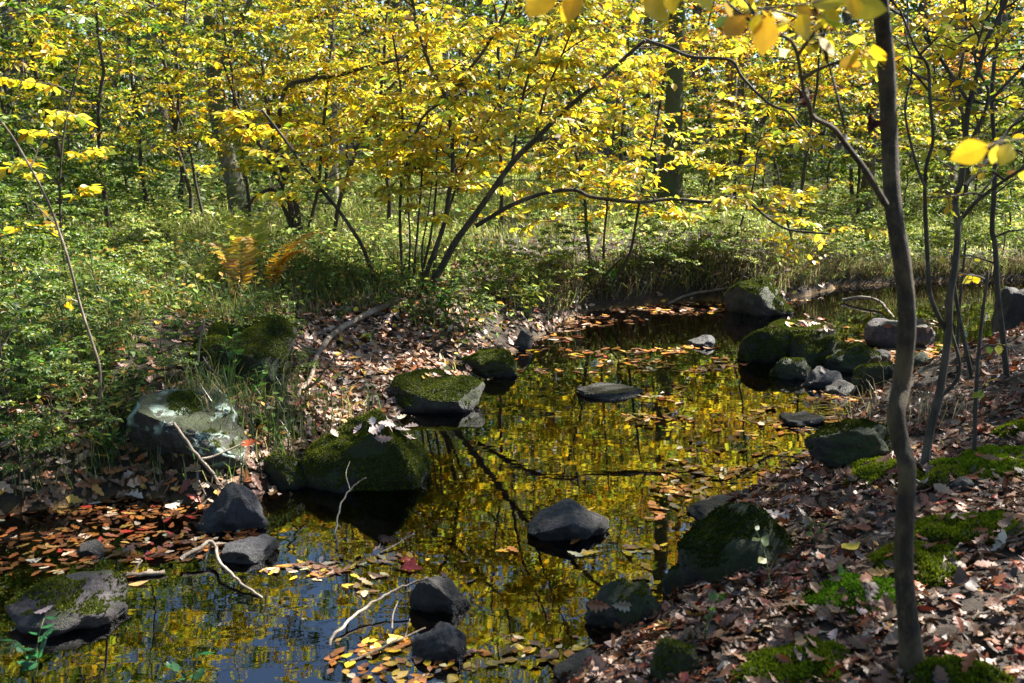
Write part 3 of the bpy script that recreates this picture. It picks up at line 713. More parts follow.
for i, (px, Y, k) in enumerate(TALLS):
    x, y = px_xy(px, Y); lb, gp = TK[k]
    plant_tree(k, x, y, i * 1.7, (.9 + .25 * ((i * 37) % 10) / 10) * (.78 if 120 < px < 420 else 1) * (.56 if Y < 25 and k == 'full_a' else 1), 'forest_tree', lb, 'tree', gp)
# trees whose trunks can be told apart in the photo
NAMED = [(548, 18.5, 'full_b', .72, .8, 'forest trunk glimpsed just above the crossing of the shrub stems', None),
                  (171, 26, 'thin_a', 1.0, .4, 'thick grey trunk in the gap left of the leaning grey trunk', None),
         (204, 23, 'tall_c', .7, 1.1, 'narrow trunk with a bright white sunlit streak', None),
         (80, 30, 'thin_a', 1.0, 2.2, 'dark thick trunk in the shade at the left of the woods', None),
         (334, 14, 'tall_c', .45, 4.0, 'thin pale trunk rising behind the leafy shrub stems', None),
         (668, 13.6, 'thin_m', .70, .9, 'thick mossy footed trunk behind the arching shrub limb', None),
         (722, 17.5, 'thin_a', .72, 2.0, 'slim grey trunk next to the orange leaves', None),
         (735, 24, 'thin_a', .9, 1.4, 'tall light brown trunk seen just beside the slim grey one', None),
         (783, 22, 'thin_a', .85, 5.2, 'dark trunk behind the hanging dark red leaf', None),
         (862, 16, 'thin_a', .55, 3.3, 'dark leaning trunk behind the slender near trunk', None),
         (943, 16, 'thin_a', .8, .2, 'brown trunk behind the many stemmed dark sapling', None)]
for px, Y, k, sc, rz, lb, g in NAMED:
    x, y = px_xy(px, Y); plant_tree(k, x, y, rz, sc, 'forest_tree', lb, 'tree', g)

proto('bush', 51, 1.5, .016, .04, 16, .85, dict(UND, ns=(7, 4), L=.075), palette=[(.14, .22, .03, 3), (.30, .36, .05, 2), (.5, .46, .05, 1.3)], bow=.1)
proto('dark_bush', 52, 1.7, .018, .04, 16, .9, dict(UND, ns=(7, 4), L=.075), palette=GRN, bow=.1)
for i, (px, Y, k, sc) in enumerate([(30, 9.6, 'dark_bush', .9), (-30, 8.2, 'dark_bush', .8), (75, 13, 'dark_bush', 1.0), (130, 15.5, 'dark_bush', 1.1), (200, 17, 'bush', 1.0), (280, 16, 'bush', .8), (390, 16.5, 'dark_bush', 1.0), (470, 14.5, 'bush', .7),
        (540, 16.5, 'bush', 1.0), (620, 17.5, 'dark_bush', 1.1), (700, 13.6, 'bush', .8), (760, 15.5, 'bush', 1.0), (825, 16.5, 'dark_bush', 1.1), (900, 14.8, 'bush', .9), (970, 16, 'dark_bush', 1.1), (1010, 13.2, 'bush', .9),
        (880, 19, 'bush', 1.2), (670, 20, 'bush', 1.2), (350, 21, 'dark_bush', 1.3), (60, 19, 'dark_bush', 1.3), (500, 22, 'dark_bush', 1.3), (790, 22, 'dark_bush', 1.4), (1040, 18, 'bush', 1.3)]):
    x, y = px_xy(px, Y); dk = k == 'dark_bush'
    plant_tree(k, x, y, i * 1.9, sc, 'bush', 'low dark green bush on the floor of the woods' if dk else 'low yellow green bush in the grass beyond the stream', 'bush', 'dark green bushes of the woods' if dk else 'yellow green bushes beyond the stream')

for i, (px, py, k, sc) in enumerate([(22, 345, 'dark_bush', .36), (66, 372, 'dark_bush', .30), (8, 420, 'dark_bush', .34), (98, 318, 'dark_bush', .32), (146, 300, 'bush', .30), (40, 275, 'dark_bush', .42), (5, 300, 'dark_bush', .45), (110, 268, 'dark_bush', .36),
        (165, 385, 'dark_bush', .2), (258, 372, 'dark_bush', .22), (55, 455, 'dark_bush', .26), (20, 480, 'dark_bush', .25), (285, 372, 'dark_bush', .2), (170, 262, 'bush', .3)]):
    g = place(px, py); dk = k == 'dark_bush'
    plant_tree(k, g[0], g[1], i * 2.3, sc, 'weed', 'leafy dark green weed on the bushy left bank' if dk else 'leafy yellow green weed on the grassy bank behind the ferns', 'weed', 'dark green weeds of the left bank' if dk else 'yellow green weeds of the left bank')
for i, (px, py, k, sc) in enumerate([(548, 292, 'bush', .32), (572, 286, 'dark_bush', .34), (640, 276, 'dark_bush', .34), (668, 272, 'bush', .36), (700, 270, 'dark_bush', .38), (740, 268, 'bush', .32), (822, 266, 'bush', .42), (852, 264, 'dark_bush', .38), (884, 262, 'bush', .4), (920, 260, 'dark_bush', .42), (960, 260, 'bush', .4), (1002, 260, 'dark_bush', .44), (508, 308, 'dark_bush', .26), (470, 326, 'dark_bush', .24), (400, 318, 'dark_bush', .2)]):
    g = place(px, py); dk = k == 'dark_bush'
    plant_tree(k, g[0], g[1], i * 2.9, sc, 'bank_plant', 'dark green plant hanging over the cut bank of the stream' if dk else 'yellow green plant hanging over the cut bank of the stream', 'plant', 'dark plants on the cut bank' if dk else 'yellow green plants on the cut bank')

# trees of the near shore just outside the view, which shade the foreground
for x, y, rz, sc in [(9.0, 6.2, .3, .9), (5.8, 9.2, 2.0, .85), (7.7, 8.2, 1.2, .7)]:
    plant_tree('shade', x, y, rz, sc, 'forest_tree', 'tall tree of the near shore standing outside the view and shading the leafy bank', 'tree', 'tall shading trees of the near shore')

# the wood goes on behind and beside the photographer
for i, (x, y, k, sc) in enumerate([(-3, -5, 'full_a', .8), (2, -6.5, 'full_b', .9), (6.5, -4, 'full_a', .85), (-8, -3, 'full_b', .9), (-11, 3, 'full_a', .9), (-12, 8, 'full_b', .9), (0, -10, 'full_a', 1.0),
        (-6, -9, 'full_b', 1.0), (6, -10, 'full_a', 1.0), (11, -6, 'full_b', .9), (-13, -7, 'full_a', 1.0), (-1, -3.6, 'green_a', 1.1), (-4.5, -2.6, 'green_a', 1.2), (3, -3.2, 'lime_a', 1.1), (-6.5, 0, 'green_a', 1.2), (-8.5, 4, 'lime_a', 1.2)]):
    young = k[0] in 'gl'
    plant_tree(k, x, y, i * 1.3, sc, 'young_tree' if young else 'forest_tree', 'bushy green tree of the wood behind the photographer' if young else 'tall leafy tree of the wood behind the photographer',
               'young tree' if young else 'tree', ('bushy' if young else 'tall') + ' trees behind the photographer')

# ---- far-off wood, one mass
def far_wood():
    rng = np.random.default_rng(77); LV = Leaves()
    nc = 8000
    a = rng.uniform(-.85, .85, nc); R = rng.uniform(40, 85, nc); z = rng.uniform(0, 1, nc) * .36 * R
    cx, cy = R * np.sin(a), R * np.cos(a)
    pals = [DGR, GRN, DGR, YGR, ORG, DGR]
    kind = (np.clip((fbm(cx * .09, cy * .09, z * .15, 3, 9) * 2.2 + .45), 0, .999) * 6).astype(int)
    for i in range(nc):
        m = 46; s = rng.uniform(.8, 1.8)
        p = V(cx[i], cy[i], z[i]) + rng.normal(0, 1, (m, 3)) * V(s, s, s * .6)
        p[:, 2] = np.maximum(p[:, 2], .2) + .012 * (R[i] - 9)
        LV.add(p, rng.normal(0, 1, (m, 3)), V(0, 0, 1) + rng.normal(0, .6, (m, 3)), rng.uniform(.2, .42, m), pal(rng, m, pals[kind[i]]))
    o = link('distant_woods', LV.mesh('distant woods', T_OV), M_LEAF)
    tag(o, 'distant mass of autumn foliage closing the view behind the trees', 'woods', kind='stuff')
far_wood()

# ---- the many stemmed shrub on the bank
def px_line(pts, Y0, Y1=None, n=None, wob=.0, seed=0):
    Y1 = Y0 if Y1 is None else Y1; m = len(pts); rng = np.random.default_rng(seed)
    yy = np.linspace(Y0, Y1, m) + rng.normal(0, wob, m) * np.linspace(0, 1, m)
    P = np.array([aty(a, b, Y) for (a, b), Y in zip(pts, yy)])
    return smooth_poly(P, n or max(8, m * 4))

def leafy(B, LV, rng, P, f0, f1, count, length, par, r=.006, up=.15, lvl=1):
    n = len(P)
    for k in range(count):
        q = (f0 + (f1 - f0) * (k + rng.random()) / count) * (n - 1); i = min(int(q), n - 2)
        p = P[i] + (P[i + 1] - P[i]) * (q - i); T = norm(P[i + 1] - P[i]); a = rng.uniform(0, 2 * pi)
        side = norm(V(cos(a), sin(a) * .9, rng.normal(.05, .25))); 
        d = T * rng.uniform(.2, .7) + side + V(0, 0, up)
        grow(B, LV, rng, p, d, length * rng.uniform(.6, 1.25), r, lvl, par)

SHP = dict(wig=.16, arch=.3, rmin=.0015, maxlvl=2, ns=(7, 5), L=.082, nl=8, pal=YEL, droop=.35)
def stems_thing(name, label, cat, stems, Yb, barkm, par, rng_seed, extra=None, leafm=M_LEAF, T=T_OV, group=None):
    """stems: (pixel polyline base to tip, Y at base, Y at tip, width px at base, at tip, leafy count, leafy length, from fraction)"""
    rng = np.random.default_rng(rng_seed)
    b = stems[0]; base = place(*b[0][0]) if Yb is None else aty(*b[0][0], Yb)
    root = thing(name, base, label, cat, group); LV = Leaves(); TW = Geo(); first = True
    for (pts, Y0, Y1, w0, w1, cnt, ln, f0) in stems:
        P = px_line(pts, Y0, Y1, wob=.05, seed=rng_seed)
        n = len(P); t = np.linspace(0, 1, n)
        rad = (w0 + (w1 - w0) * t) / 2 / FPX * P[:, 1] * 1.02
        rad = rad * (1 + .05 * fbm(t * 9, t * 0 + rng_seed, 0, 2, 4))
        if w0 > 15: rad = rad * (1 + .7 * np.exp(-(P[:, 2] - gz(P[0, 0], P[0, 1])).clip(0) / .07)) * (1 + .05 * fbm(t * 40, t * 0, 0, 3, 6))
        if P[0, 2] > gz(P[0, 0], P[0, 1]) - .02 and f0 >= 0 and w0 > 1.9:      # carry the foot into the ground
            g = gz(P[0, 0], P[0, 1])
            if P[0, 2] - g < .35: P = np.concatenate([[V(P[0, 0], P[0, 1], g - .08)], P]); rad = np.concatenate([[rad[0] * 1.1], rad])
        G = Geo(); G.tube(P, rad, 10 if w0 > 9 else 6, .03)
        link('trunk' if first and w0 > 9 else 'stem', G.mesh('stem', base), barkm, root); first = False
        if cnt: leafy(TW, LV, rng, P, abs(f0), 1.0, cnt, ln, par)
    if extra: extra(TW, LV, rng)
    if TW.n: link('twigs', TW.mesh('twigs', base), barkm, root)
    if LV.count(): link('foliage', LV.mesh('foliage', T, base), leafm, root)
    return root

yb = place(427, 291)[1]
SH = [([(427, 291), (443, 265), (456, 241), (476, 214), (512, 163), (535, 140), (565, 110), (589, 90), (622, 60), (645, 40)], yb, yb - .25, 8.2, 3.2, 10, .62, .28),
      ([(645, 40), (669, 48), (692, 57), (730, 60), (742, 77), (768, 103), (788, 112), (801, 128)], yb - .25, yb - .6, 4.2, 2, 4, .4, -.1),
      ([(476, 226), (512, 205), (545, 193), (575, 190), (592, 197), (639, 202), (672, 199), (712, 202), (725, 197), (745, 200), (768, 218), (790, 230), (830, 234)], yb, yb - .35, 5.0, 2.1, 7, .5, -.2),
      ([(419, 292), (443, 228), (448, 200), (453, 160), (446, 100), (429, 63), (416, 20), (408, -30)], yb, yb + .3, 5.5, 3, 22, .6, .35),
      ([(446, 100), (456, 90), (469, 70), (486, 47), (505, 10), (512, -30)], yb + .15, yb + .4, 4, 2.5, 10, .55, -.1),
      ([(444, 100), (423, 117), (413, 143), (403, 175)], yb + .15, yb + .3, 3, 1.5, 5, .4, -.2),
      ([(404, 294), (400, 228), (401, 187), (404, 150), (400, 83), (392, 30)], yb + .1, yb + .5, 3.6, 2, 14, .55, .4),
      ([(381, 300), (373, 275), (363, 248), (351, 228), (336, 207), (316, 183), (285, 140), (262, 110)], yb, yb - .2, 4.5, 2.5, 12, .55, .5),
      ([(412, 292), (416, 250), (420, 200), (424, 150), (430, 90)], yb + .05, yb + .5, 3, 1.5, 10, .5, .5),
      ([(416, 294), (430, 240), (436, 190), (440, 130), (470, 60)], yb + .1, yb + .5, 3, 1.5, 10, .5, .5),
      ([(408, 292), (410, 240), (408, 190), (415, 140)], yb, yb + .3, 2.6, 1.2, 6, .4, .6),
      ([(432, 292), (437, 250), (452, 200), (470, 150), (500, 100), (520, 40)], yb + .1, yb + .6, 3.4, 1.6, 12, .55, .4),
      ([(424, 292), (422, 250), (428, 215), (433, 170)], yb - .05, yb, 2.4, 1.2, 4, .35, .6),
      ([(512, 163), (522, 100), (534, 60), (548, 20), (552, -20)], yb - .1, yb + .2, 3.5, 2, 12, .55, -.1),
      ([(535, 140), (545, 95), (560, 60), (580, 10)], yb - .1, yb - .3, 3, 1.6, 10, .5, -.1)]
stems_thing('spreading_shrub', 'many stemmed shrub with a long leaning limb and yellow leaves over the pool', 'shrub', SH, None, M_BARKD, SHP, 301)

M_BARKL = bark_mat('lichened grey bark', (.03, .027, .02), (.10, .092, .075), (.24, .23, .19), 26, moss=.35)
yl = place(240, 220)[1]
stems_thing('leaning_tree', 'leaning grey trunk with sunlit edge at the back of the grassy bank', 'tree', [([(241, 222), (238, 200), (231, 170), (222, 140), (216, 100), (212, 50), (206, -40), (196, -160)], yl, yl + .8, 19, 9, 6, .9, .45),
       ([(214, 80), (232, 40), (250, 0), (262, -60)], yl + .4, yl + .2, 7, 4, 8, .9, -.3)], None, M_BARKL, dict(UND, pal=YGR), 308)
yc = place(296, 240)[1]
SH2 = [([(333, 243), (340, 200), (353, 160), (366, 123), (379, 100), (403, 73), (408, 50)], yc, yc - .2, 5, 2.5, 16, .65, .3),
       ([(298, 240), (290, 200), (276, 150), (268, 110), (262, 60)], yc, yc + .2, 5.5, 3, 18, .65, .3),
       ([(303, 240), (293, 190), (279, 140), (285, 90), (308, 80), (339, 75), (363, 68), (396, 60)], yc, yc - .4, 5.5, 3, 18, .65, .4),
       ([(290, 240), (288, 200), (262, 150), (240, 110), (222, 60)], yc, yc, 4, 2, 14, .65, .4),
       ([(296, 240), (276, 192), (256, 197), (246, 208)], yc, yc - .1, 4.5, 3, 0, .3, .9),
       ([(306, 238), (318, 190), (322, 140), (330, 60), (335, 0)], yc + .1, yc + .3, 4, 2, 18, .65, .4)]
stems_thing('yellow_shrub', 'clump of dark crooked stems with yellow leaves on the grassy bank behind the ferns', 'shrub', SH2, None, M_BARKD, SHP, 302)

yd = place(600, 288)[1]
SH3 = [([(592, 284), (589, 250), (586, 220), (584, 190), (575, 150), (566, 110)], yd, yd + .2, 4.5, 2, 14, .6, .4),
       ([(612, 285), (629, 255), (635, 228), (642, 190), (650, 150), (660, 110)], yd, yd - .2, 3.4, 1.6, 14, .6, .35),
       ([(604, 284), (604, 240), (608, 200), (612, 150), (618, 90)], yd, yd + .3, 3, 1.4, 14, .6, .4),
       ([(598, 286), (612, 268), (622, 258)], yd - .1, yd - .15, 2.8, 1.2, 0, 0, .9)]
stems_thing('waterside_shrub', 'slim stemmed yellow shrub rooted on the cut bank by the far pool', 'shrub', SH3, None, M_BARKD, SHP, 303)

# ---- near saplings on the right
NEAR = dict(wig=.16, arch=.25, rmin=.0012, maxlvl=2, ns=(5, 3), L=.055, nl=4, pal=YEL, droop=.5)
BARE = dict(NEAR, nl=1)
ya = place(914, 681)[1]
SA = [([(916, 700), (914, 680), (908, 620), (904, 570), (905, 520), (907, 468), (901, 445), (896, 415), (902, 380), (907, 320), (902, 262), (893, 205), (889, 130), (886, 60), (880, 0), (872, -90), (868, -220), (880, -380)], ya, ya + .25, 20.5, 13, 0, .5, .5),
      ([(886, 205), (865, 170), (846, 145), (833, 128), (813, 117), (809, 103), (803, 87), (793, 43), (768, 32), (730, 5), (700, -30)], ya + .1, ya - .1, 6.5, 2.2, 4, .22, -.5),
      ([(846, 146), (845, 130), (835, 87), (821, 37), (812, -20)], ya + .08, ya + .3, 3.4, 1.6, 3, .2, -.5),
      ([(880, -60), (840, -130), (780, -190), (700, -230)], ya + .1, ya + .5, 7, 3, 4, .5, -.3),
      ([(872, -100), (920, -170), (1000, -220), (1060, -240)], ya + .1, ya + .7, 7, 3, 5, .5, -.3)]
stems_thing('slender_tree', 'slender dark trunk with a slight crook standing close on the near shore', 'tree', SA, None, M_SAP, NEAR, 304, leafm=M_NEARLEAF, T=T_BEECH)

ye = place(928, 470)[1]
SB = [([(922, 478), (926, 455), (931, 428), (941, 385), (948, 338), (950, 295), (955, 268), (958, 228), (955, 200), (961, 180), (965, 143), (968, 110), (978, 73), (988, 37), (1006, 0), (1020, -60)], ye, ye + .3, 9, 3.5, 8, .3, .7),
      ([(963, 217), (975, 203), (995, 187), (1024, 167), (1060, 140)], ye + .15, ye - .1, 4.6, 2.2, 5, .3, -.3),
      ([(965, 186), (988, 160), (1001, 140), (1024, 113), (1060, 80)], ye + .15, ye + .5, 4.5, 2, 5, .3, -.3),
      ([(967, 150), (985, 113), (991, 100), (1024, 65), (1050, 30)], ye + .2, ye + .3, 4.5, 2, 5, .3, -.3),
      ([(968, 110), (965, 97), (948, 70), (925, 37), (895, 5), (870, -30)], ye + .22, ye + .6, 4.2, 2, 6, .3, -.4),
      ([(985, 113), (988, 90), (975, 60), (985, 20), (990, -20)], ye + .2, ye + .1, 3, 1.6, 4, .25, -.4),
      ([(945, 330), (931, 298), (928, 268), (926, 228), (925, 200), (926, 167), (933, 140), (930, 100), (928, 67), (915, 47), (900, 10)], ye + .1, ye - .2, 5, 2.2, 6, .28, -.7),
      ([(926, 190), (915, 160), (905, 110), (912, 70), (905, 30)], ye - .1, ye + .1, 3, 1.4, 4, .25, -.6),
      ([(938, 400), (960, 372), (951, 330), (945, 300)], ye + .1, ye + .15, 4, 2.5, 0, 0, -.9),
      ([(972, 205), (996, 170), (985, 140), (960, 110), (945, 60)], ye + .12, ye + .5, 2.6, 1.2, 4, .25, -.5)]
stems_thing('forked_sapling', 'dark many branched sapling forking beside the slender trunk', 'sapling', SB, None, M_BARKD, NEAR, 305, leafm=M_NEARLEAF, T=T_BEECH)

def bare(label, pts, w0, w1, cnt=0, ln=.25, name='sapling', cat='sapling', bm=M_BARKD, dY=.1, seed=0, par=BARE):
    Yb = place(*pts[0])[1]
    return stems_thing(name, label, cat, [(pts, Yb, Yb + dY, w0, w1, cnt, ln, .3)], None, bm, par, 320 + seed, leafm=M_NEARLEAF, T=T_BEECH)
bare('thin straight bare stem beyond the forked sapling leaning slightly left', [(972, 378), (961, 325), (955, 290), (952, 255)], 4.5, 3, 0, seed=1)
bare('thin pale brown wavy stem rising from the leafy shore near the edge', [(1007, 378), (1003, 338), (998, 295), (995, 245), (992, 228), (995, 165), (992, 90), (1000, 20), (1004, -30)], 6, 3, 8, .3, seed=2)
bare('short dead dark stub with tiny side twigs above the moss cushion', [(974, 462), (976, 395), (981, 328), (988, 271)], 4.5, 3, 3, .12, name='dead_sapling', cat='dead sapling', seed=3)
bare('second thin stem just behind the leaning bare stem', [(958, 372), (958, 330), (962, 280), (966, 240)], 3.4, 2, 0, seed=4)
bare('hair thin bare sapling bending over the bushy left bank', [(97, 424), (99, 400), (100, 371), (93, 345), (80, 305), (67, 255), (58, 228), (47, 200), (30, 167), (10, 133), (-10, 110)], 3.4, 1.8, 4, .2, bm=M_STICKB, dY=.2, seed=5)
bare('spindly upright stem with few leaves at the left among dark greenery', [(70, 300), (62, 240), (60, 180), (66, 120), (80, 60)], 2.6, 1.4, 8, .35, seed=6, par=SHP)
bare('spindly stem in front of the leaning grey trunk', [(205, 225), (195, 180), (190, 150), (176, 110), (172, 95)], 3.2, 2, 6, .4, seed=7, par=SHP)
bare('thin dark sapling in the grass to the right of the waterside shrub', [(725, 262), (735, 240), (752, 190), (758, 150), (770, 90)], 2.4, 1.4, 12, .6, seed=8, par=SHP)
bare('thin dark sapling with yellow sprays at the far shore behind the slender trunk', [(800, 268), (792, 240), (782, 200), (778, 170)], 2.6, 1.5, 12, .6, seed=9, par=SHP)

# ---- overhanging twigs with big close leaves
NEARY = [(.78, .52, .02, 3), (.74, .58, .05, 1), (.70, .42, .02, 1)]
def near_twig(label, pts, Y, leaves, w=3, L=.05, colour=NEARY, seed=0, name='overhanging_twig', dead=False, group=None):
    rng = np.random.default_rng(400 + seed); P = px_line(pts, Y, Y - .05, 14, wob=.0)
    root = thing(name, P[0], label, 'leaf' if dead else 'twig', group); G = Geo(); G.tube(P, np.linspace(w, w * .5, len(P)) / 2 / FPX * Y, 6)
    link('twig', G.mesh('twig', P[0]), M_BARKD, root)
    for (x0, y0, x1, y1, tw) in leaves:
        a, b = aty(x0, y0, Y), aty(x1, y1, Y - rng.uniform(-.02, .03)); LV = Leaves(); l = np.linalg.norm(b - a)
        nn = norm(V(sin(tw) * .9, -cos(tw), .45 + rng.normal(0, .15)))
        LV.add(a[None], (b - a)[None], nn[None], l, pal(rng, 1, colour, .08))
        i = np.argmin(np.linalg.norm(P - a, axis=1)); GG = Geo(); GG.tube(np.array([P[i], (P[i] + a) / 2 + V(0, 0, .002), a]), .0008, 4); 
        lf = link('leaf', LV.mesh('leaf', T_MAPLE if dead else T_NEAR, P[0], curl=.5 if dead else .12, rng=rng), M_NEARLEAF, root)
        link('stalk', GG.mesh('stalk', P[0]), M_BARKD, lf)
near_twig('twig of big blurred yellow leaves hanging in from the top edge', [(545, -45), (580, -22), (640, -12), (700, -25)], 1.5,
          [(556, -22, 528, 18, .2), (578, -20, 568, 24, .1), (575, -10, 562, 22, -.4), (640, -12, 668, 22, .3), (650, -14, 645, 6, 0), (668, -12, 674, 14, -.3), (600, -18, 640, -2, .3), (690, -20, 712, 12, .4)], seed=1)
near_twig('twig of yellow leaves dangling in front of the top of the slender trunk', [(868, -40), (850, -12), (815, 2), (770, 8), (740, 12)], 1.6,
          [(836, -2, 888, 10, .2), (805, 4, 845, 2, .5), (800, 5, 806, 40, .1), (770, 10, 762, 56, -.3), (772, 12, 790, 26, .6), (748, 14, 722, 38, .5), (820, 2, 842, 22, -.2), (760, 10, 752, 36, .2), (792, 6, 812, 14, .3), (850, -10, 856, 20, .1)], seed=2)
near_twig('twig with three large yellow leaves reaching in from the side', [(1060, 128), (1030, 138), (1000, 142), (985, 148)], 1.5,
          [(994, 143, 950, 160, .5), (998, 143, 992, 164, .1), (1012, 141, 1000, 166, -.3), (1020, 140, 1040, 165, .2)], seed=3)
near_twig('dark red dead leaf dangling from the thin branch of the slender tree', [(806, 88), (808, 92), (809, 96)], 2.2, [(809, 95, 809, 112, .4), (808, 96, 798, 102, -.5)], w=1.5, colour=[(.05, .008, .01, 1)], seed=4, name='dead_leaf', dead=True)
near_twig('shrivelled dark red leaf hanging beside the slender trunk', [(878, 112), (875, 116), (874, 119)], 2.4, [(874, 118, 868, 134, .3)], w=1.5, colour=[(.06, .012, .01, 1)], seed=5, name='dead_leaf', dead=True)

# ---- near green plant at the bottom, and small leafy plants
def leafy_plant(label, px, py, h, nst, nl, L, colour, seed, name='leafy_plant', spread=.6, cat='plant', T=T_BEECH, lean=None, group=None, z=None):
    rng = np.random.default_rng(500 + seed); b = place(px, py)
    root = thing(name, b, label, cat, group); LV = Leaves(); G = Geo()
    for k in range(nst):
        a = rng.uniform(0, 2 * pi); tip = b + V(cos(a) * spread * h * rng.uniform(.3, 1), sin(a) * spread * h * rng.uniform(.3, 1), h * rng.uniform(.7, 1.1))
        if lean is not None: tip = tip + np.array(lean) * h
        P = smooth_poly([b - V(0, 0, .02), (b + tip) / 2 + V(0, 0, .15 * h), tip], 7); G.tube(P, np.linspace(.0025, .001, 7), 4)
        twig_leaves(LV, P, rng, L, nl, colour, .3, t0=.3)
    link('stem', G.mesh('stem', b), M_GREENSTEM, root); link('foliage', LV.mesh('foliage', T, b, curl=.12, rng=rng), M_NEARLEAF, root)
    return root
M_GREENSTEM = bark_mat('green stem', (.05, .07, .02), (.08, .11, .03), (.12, .15, .05), 40)
PG = [(.06, .16, .02, 3), (.10, .22, .03, 2), (.16, .26, .03, 1)]
PD = [(.03, .14, .05, 1), (.05, .17, .06, 1)]
leafy_plant('blurred green compound leaved plant at the bottom beside the purplish boulder', 34, 676, .17, 3, 7, .045, PD, 1, spread=.5)
leafy_plant('small green sprig at the bottom edge in the blue reflection', 190, 690, .10, 3, 5, .045, PD, 2)
leafy_plant('pale green seedling with pointed leaves in front of the big shaded boulder', 772, 590, .20, 1, 5, .055, [(.14, .20, .05, 1), (.20, .22, .06, 1)], 3)
leafy_plant('bright green sprig with narrow leaves beside the small tucked stone', 702, 648, .16, 2, 5, .045, PG, 4)
leafy_plant('green seedling on the leaf litter above the vivid moss clump', 814, 545, .07, 2, 4, .045, PG, 5)
leafy_plant('grass green shoots with broad leaves in the vivid moss clump', 845, 592, .05, 6, 5, .035, PG, 6)
leafy_plant('tall green weed standing behind the lichen boulder', 234, 396, .34, 3, 9, .05, PG, 7, spread=.25)
leafy_plant('pair of green stalks beside the mossy boulder below the ferns', 258, 402, .26, 2, 8, .05, PG, 8, spread=.3)
leafy_plant('heart leaved green plant low at the left edge', 6, 440, .10, 4, 3, .06, PG, 9)
leafy_plant('green leafy clump at the foot of the many stemmed shrub', 447, 318, .28, 9, 9, .06, PG, 10, spread=.8)
leafy_plant('dense green and yellow plant overhanging the small upright stone', 530, 318, .30, 9, 9, .06, [(.20, .26, .03, 2), (.40, .40, .03, 2), (.1, .2, .02, 1)], 11, spread=.9)
leafy_plant('bright green drooping shoot hanging from the cut bank to the far pool', 606, 300, .30, 3, 10, .06, PG, 12, spread=.4)
leafy_plant('yellow green leaves overhanging the far shore by the whitish flanked boulder', 800, 286, .45, 8, 10, .085, [(.55, .46, .03, 2), (.3, .36, .03, 2)], 13, spread=.9)
leafy_plant('green bushy weed on the bank directly left of the hair thin sapling', 40, 395, .22, 8, 8, .05, PG, 14, spread=.8)
leafy_plant('small leafy weed at the base of the lichen boulder', 112, 462, .16, 7, 8, .035, PG, 15, spread=.8)
leafy_plant('green seedling on the leafy slope beside the long curved stick', 340, 322, .12, 4, 6, .045, PG, 16)
leafy_plant('sprig of green leaves between the slope and the flat topped boulder', 372, 345, .10, 3, 6, .05, PG, 17)

# ---- ferns
def fern(label, px, py, nf, length, colour, seed, spread=1.0, lean=0.0, heading=None):
    rng = np.random.default_rng(600 + seed); b = place(px, py); root = thing('fern', b, label, 'fern')
    for k in range(nf):
        a = (heading + rng.normal(0, .45)) if heading is not None else k * 2 * pi / nf + rng.normal(0, .3)
        l = length * rng.uniform(.75, 1.15); h = V(cos(a) * spread, sin(a) * spread, 0)
        P = smooth_poly([b, b + h * l * .25 + V(0, 0, l * .5), b + h * l * .6 + V(0, 0, l * .72), b + h * l * .95 + V(0, 0, l * .6)], 24)
        G = Geo(); G.tube(P, np.linspace(.002, .0007, 24), 4); LV = Leaves()
        for i in range(3, 24, 1):
            T = norm(P[min(i + 1, 23)] - P[i - 1]); t = i / 23; w = l * .26 * (1 - t) ** .8 * min(1, t * 4) + .008
            for sgn in (1, -1):
                s = norm(np.cross(V(0, 0, 1), T)) * sgn; up = np.cross(T, s) * sgn
                LV.add(P[i][None], (s + T * .35 + V(0, 0, rng.normal(-.1, .1)))[None], up[None], w * rng.uniform(.85, 1.1), pal(rng, 1, colour, .15))
        fr = link('frond', G.mesh('frond', b), M_STICKB, root); link('leaflets', LV.mesh('leaflets', (T_OV[0] * V(1, .6, 1), T_OV[1]), b), M_LEAF, fr)
fern('bronze orange fern with upright fronds on the bank above the rounded mossy boulder', 240, 300, 5, .60, [(.58, .34, .03, 2), (.42, .22, .02, 1), (.66, .48, .05, 2)], 1, .55)
fern('bright yellow arching fern frond on the leaf litter right of the bronze fern', 268, 298, 5, .58, [(.66, .38, .015, 2), (.58, .27, .015, 1)], 2, .9, heading=.15)
fern('light green fern tuft just above the mossy bank boulder', 208, 298, 8, .34, [(.30, .34, .05, 2), (.22, .28, .04, 1)], 3, .8)
fern('lime green tall fern behind the bronze fern', 250, 284, 4, .66, [(.42, .42, .04, 2), (.26, .32, .04, 1)], 4, .5)

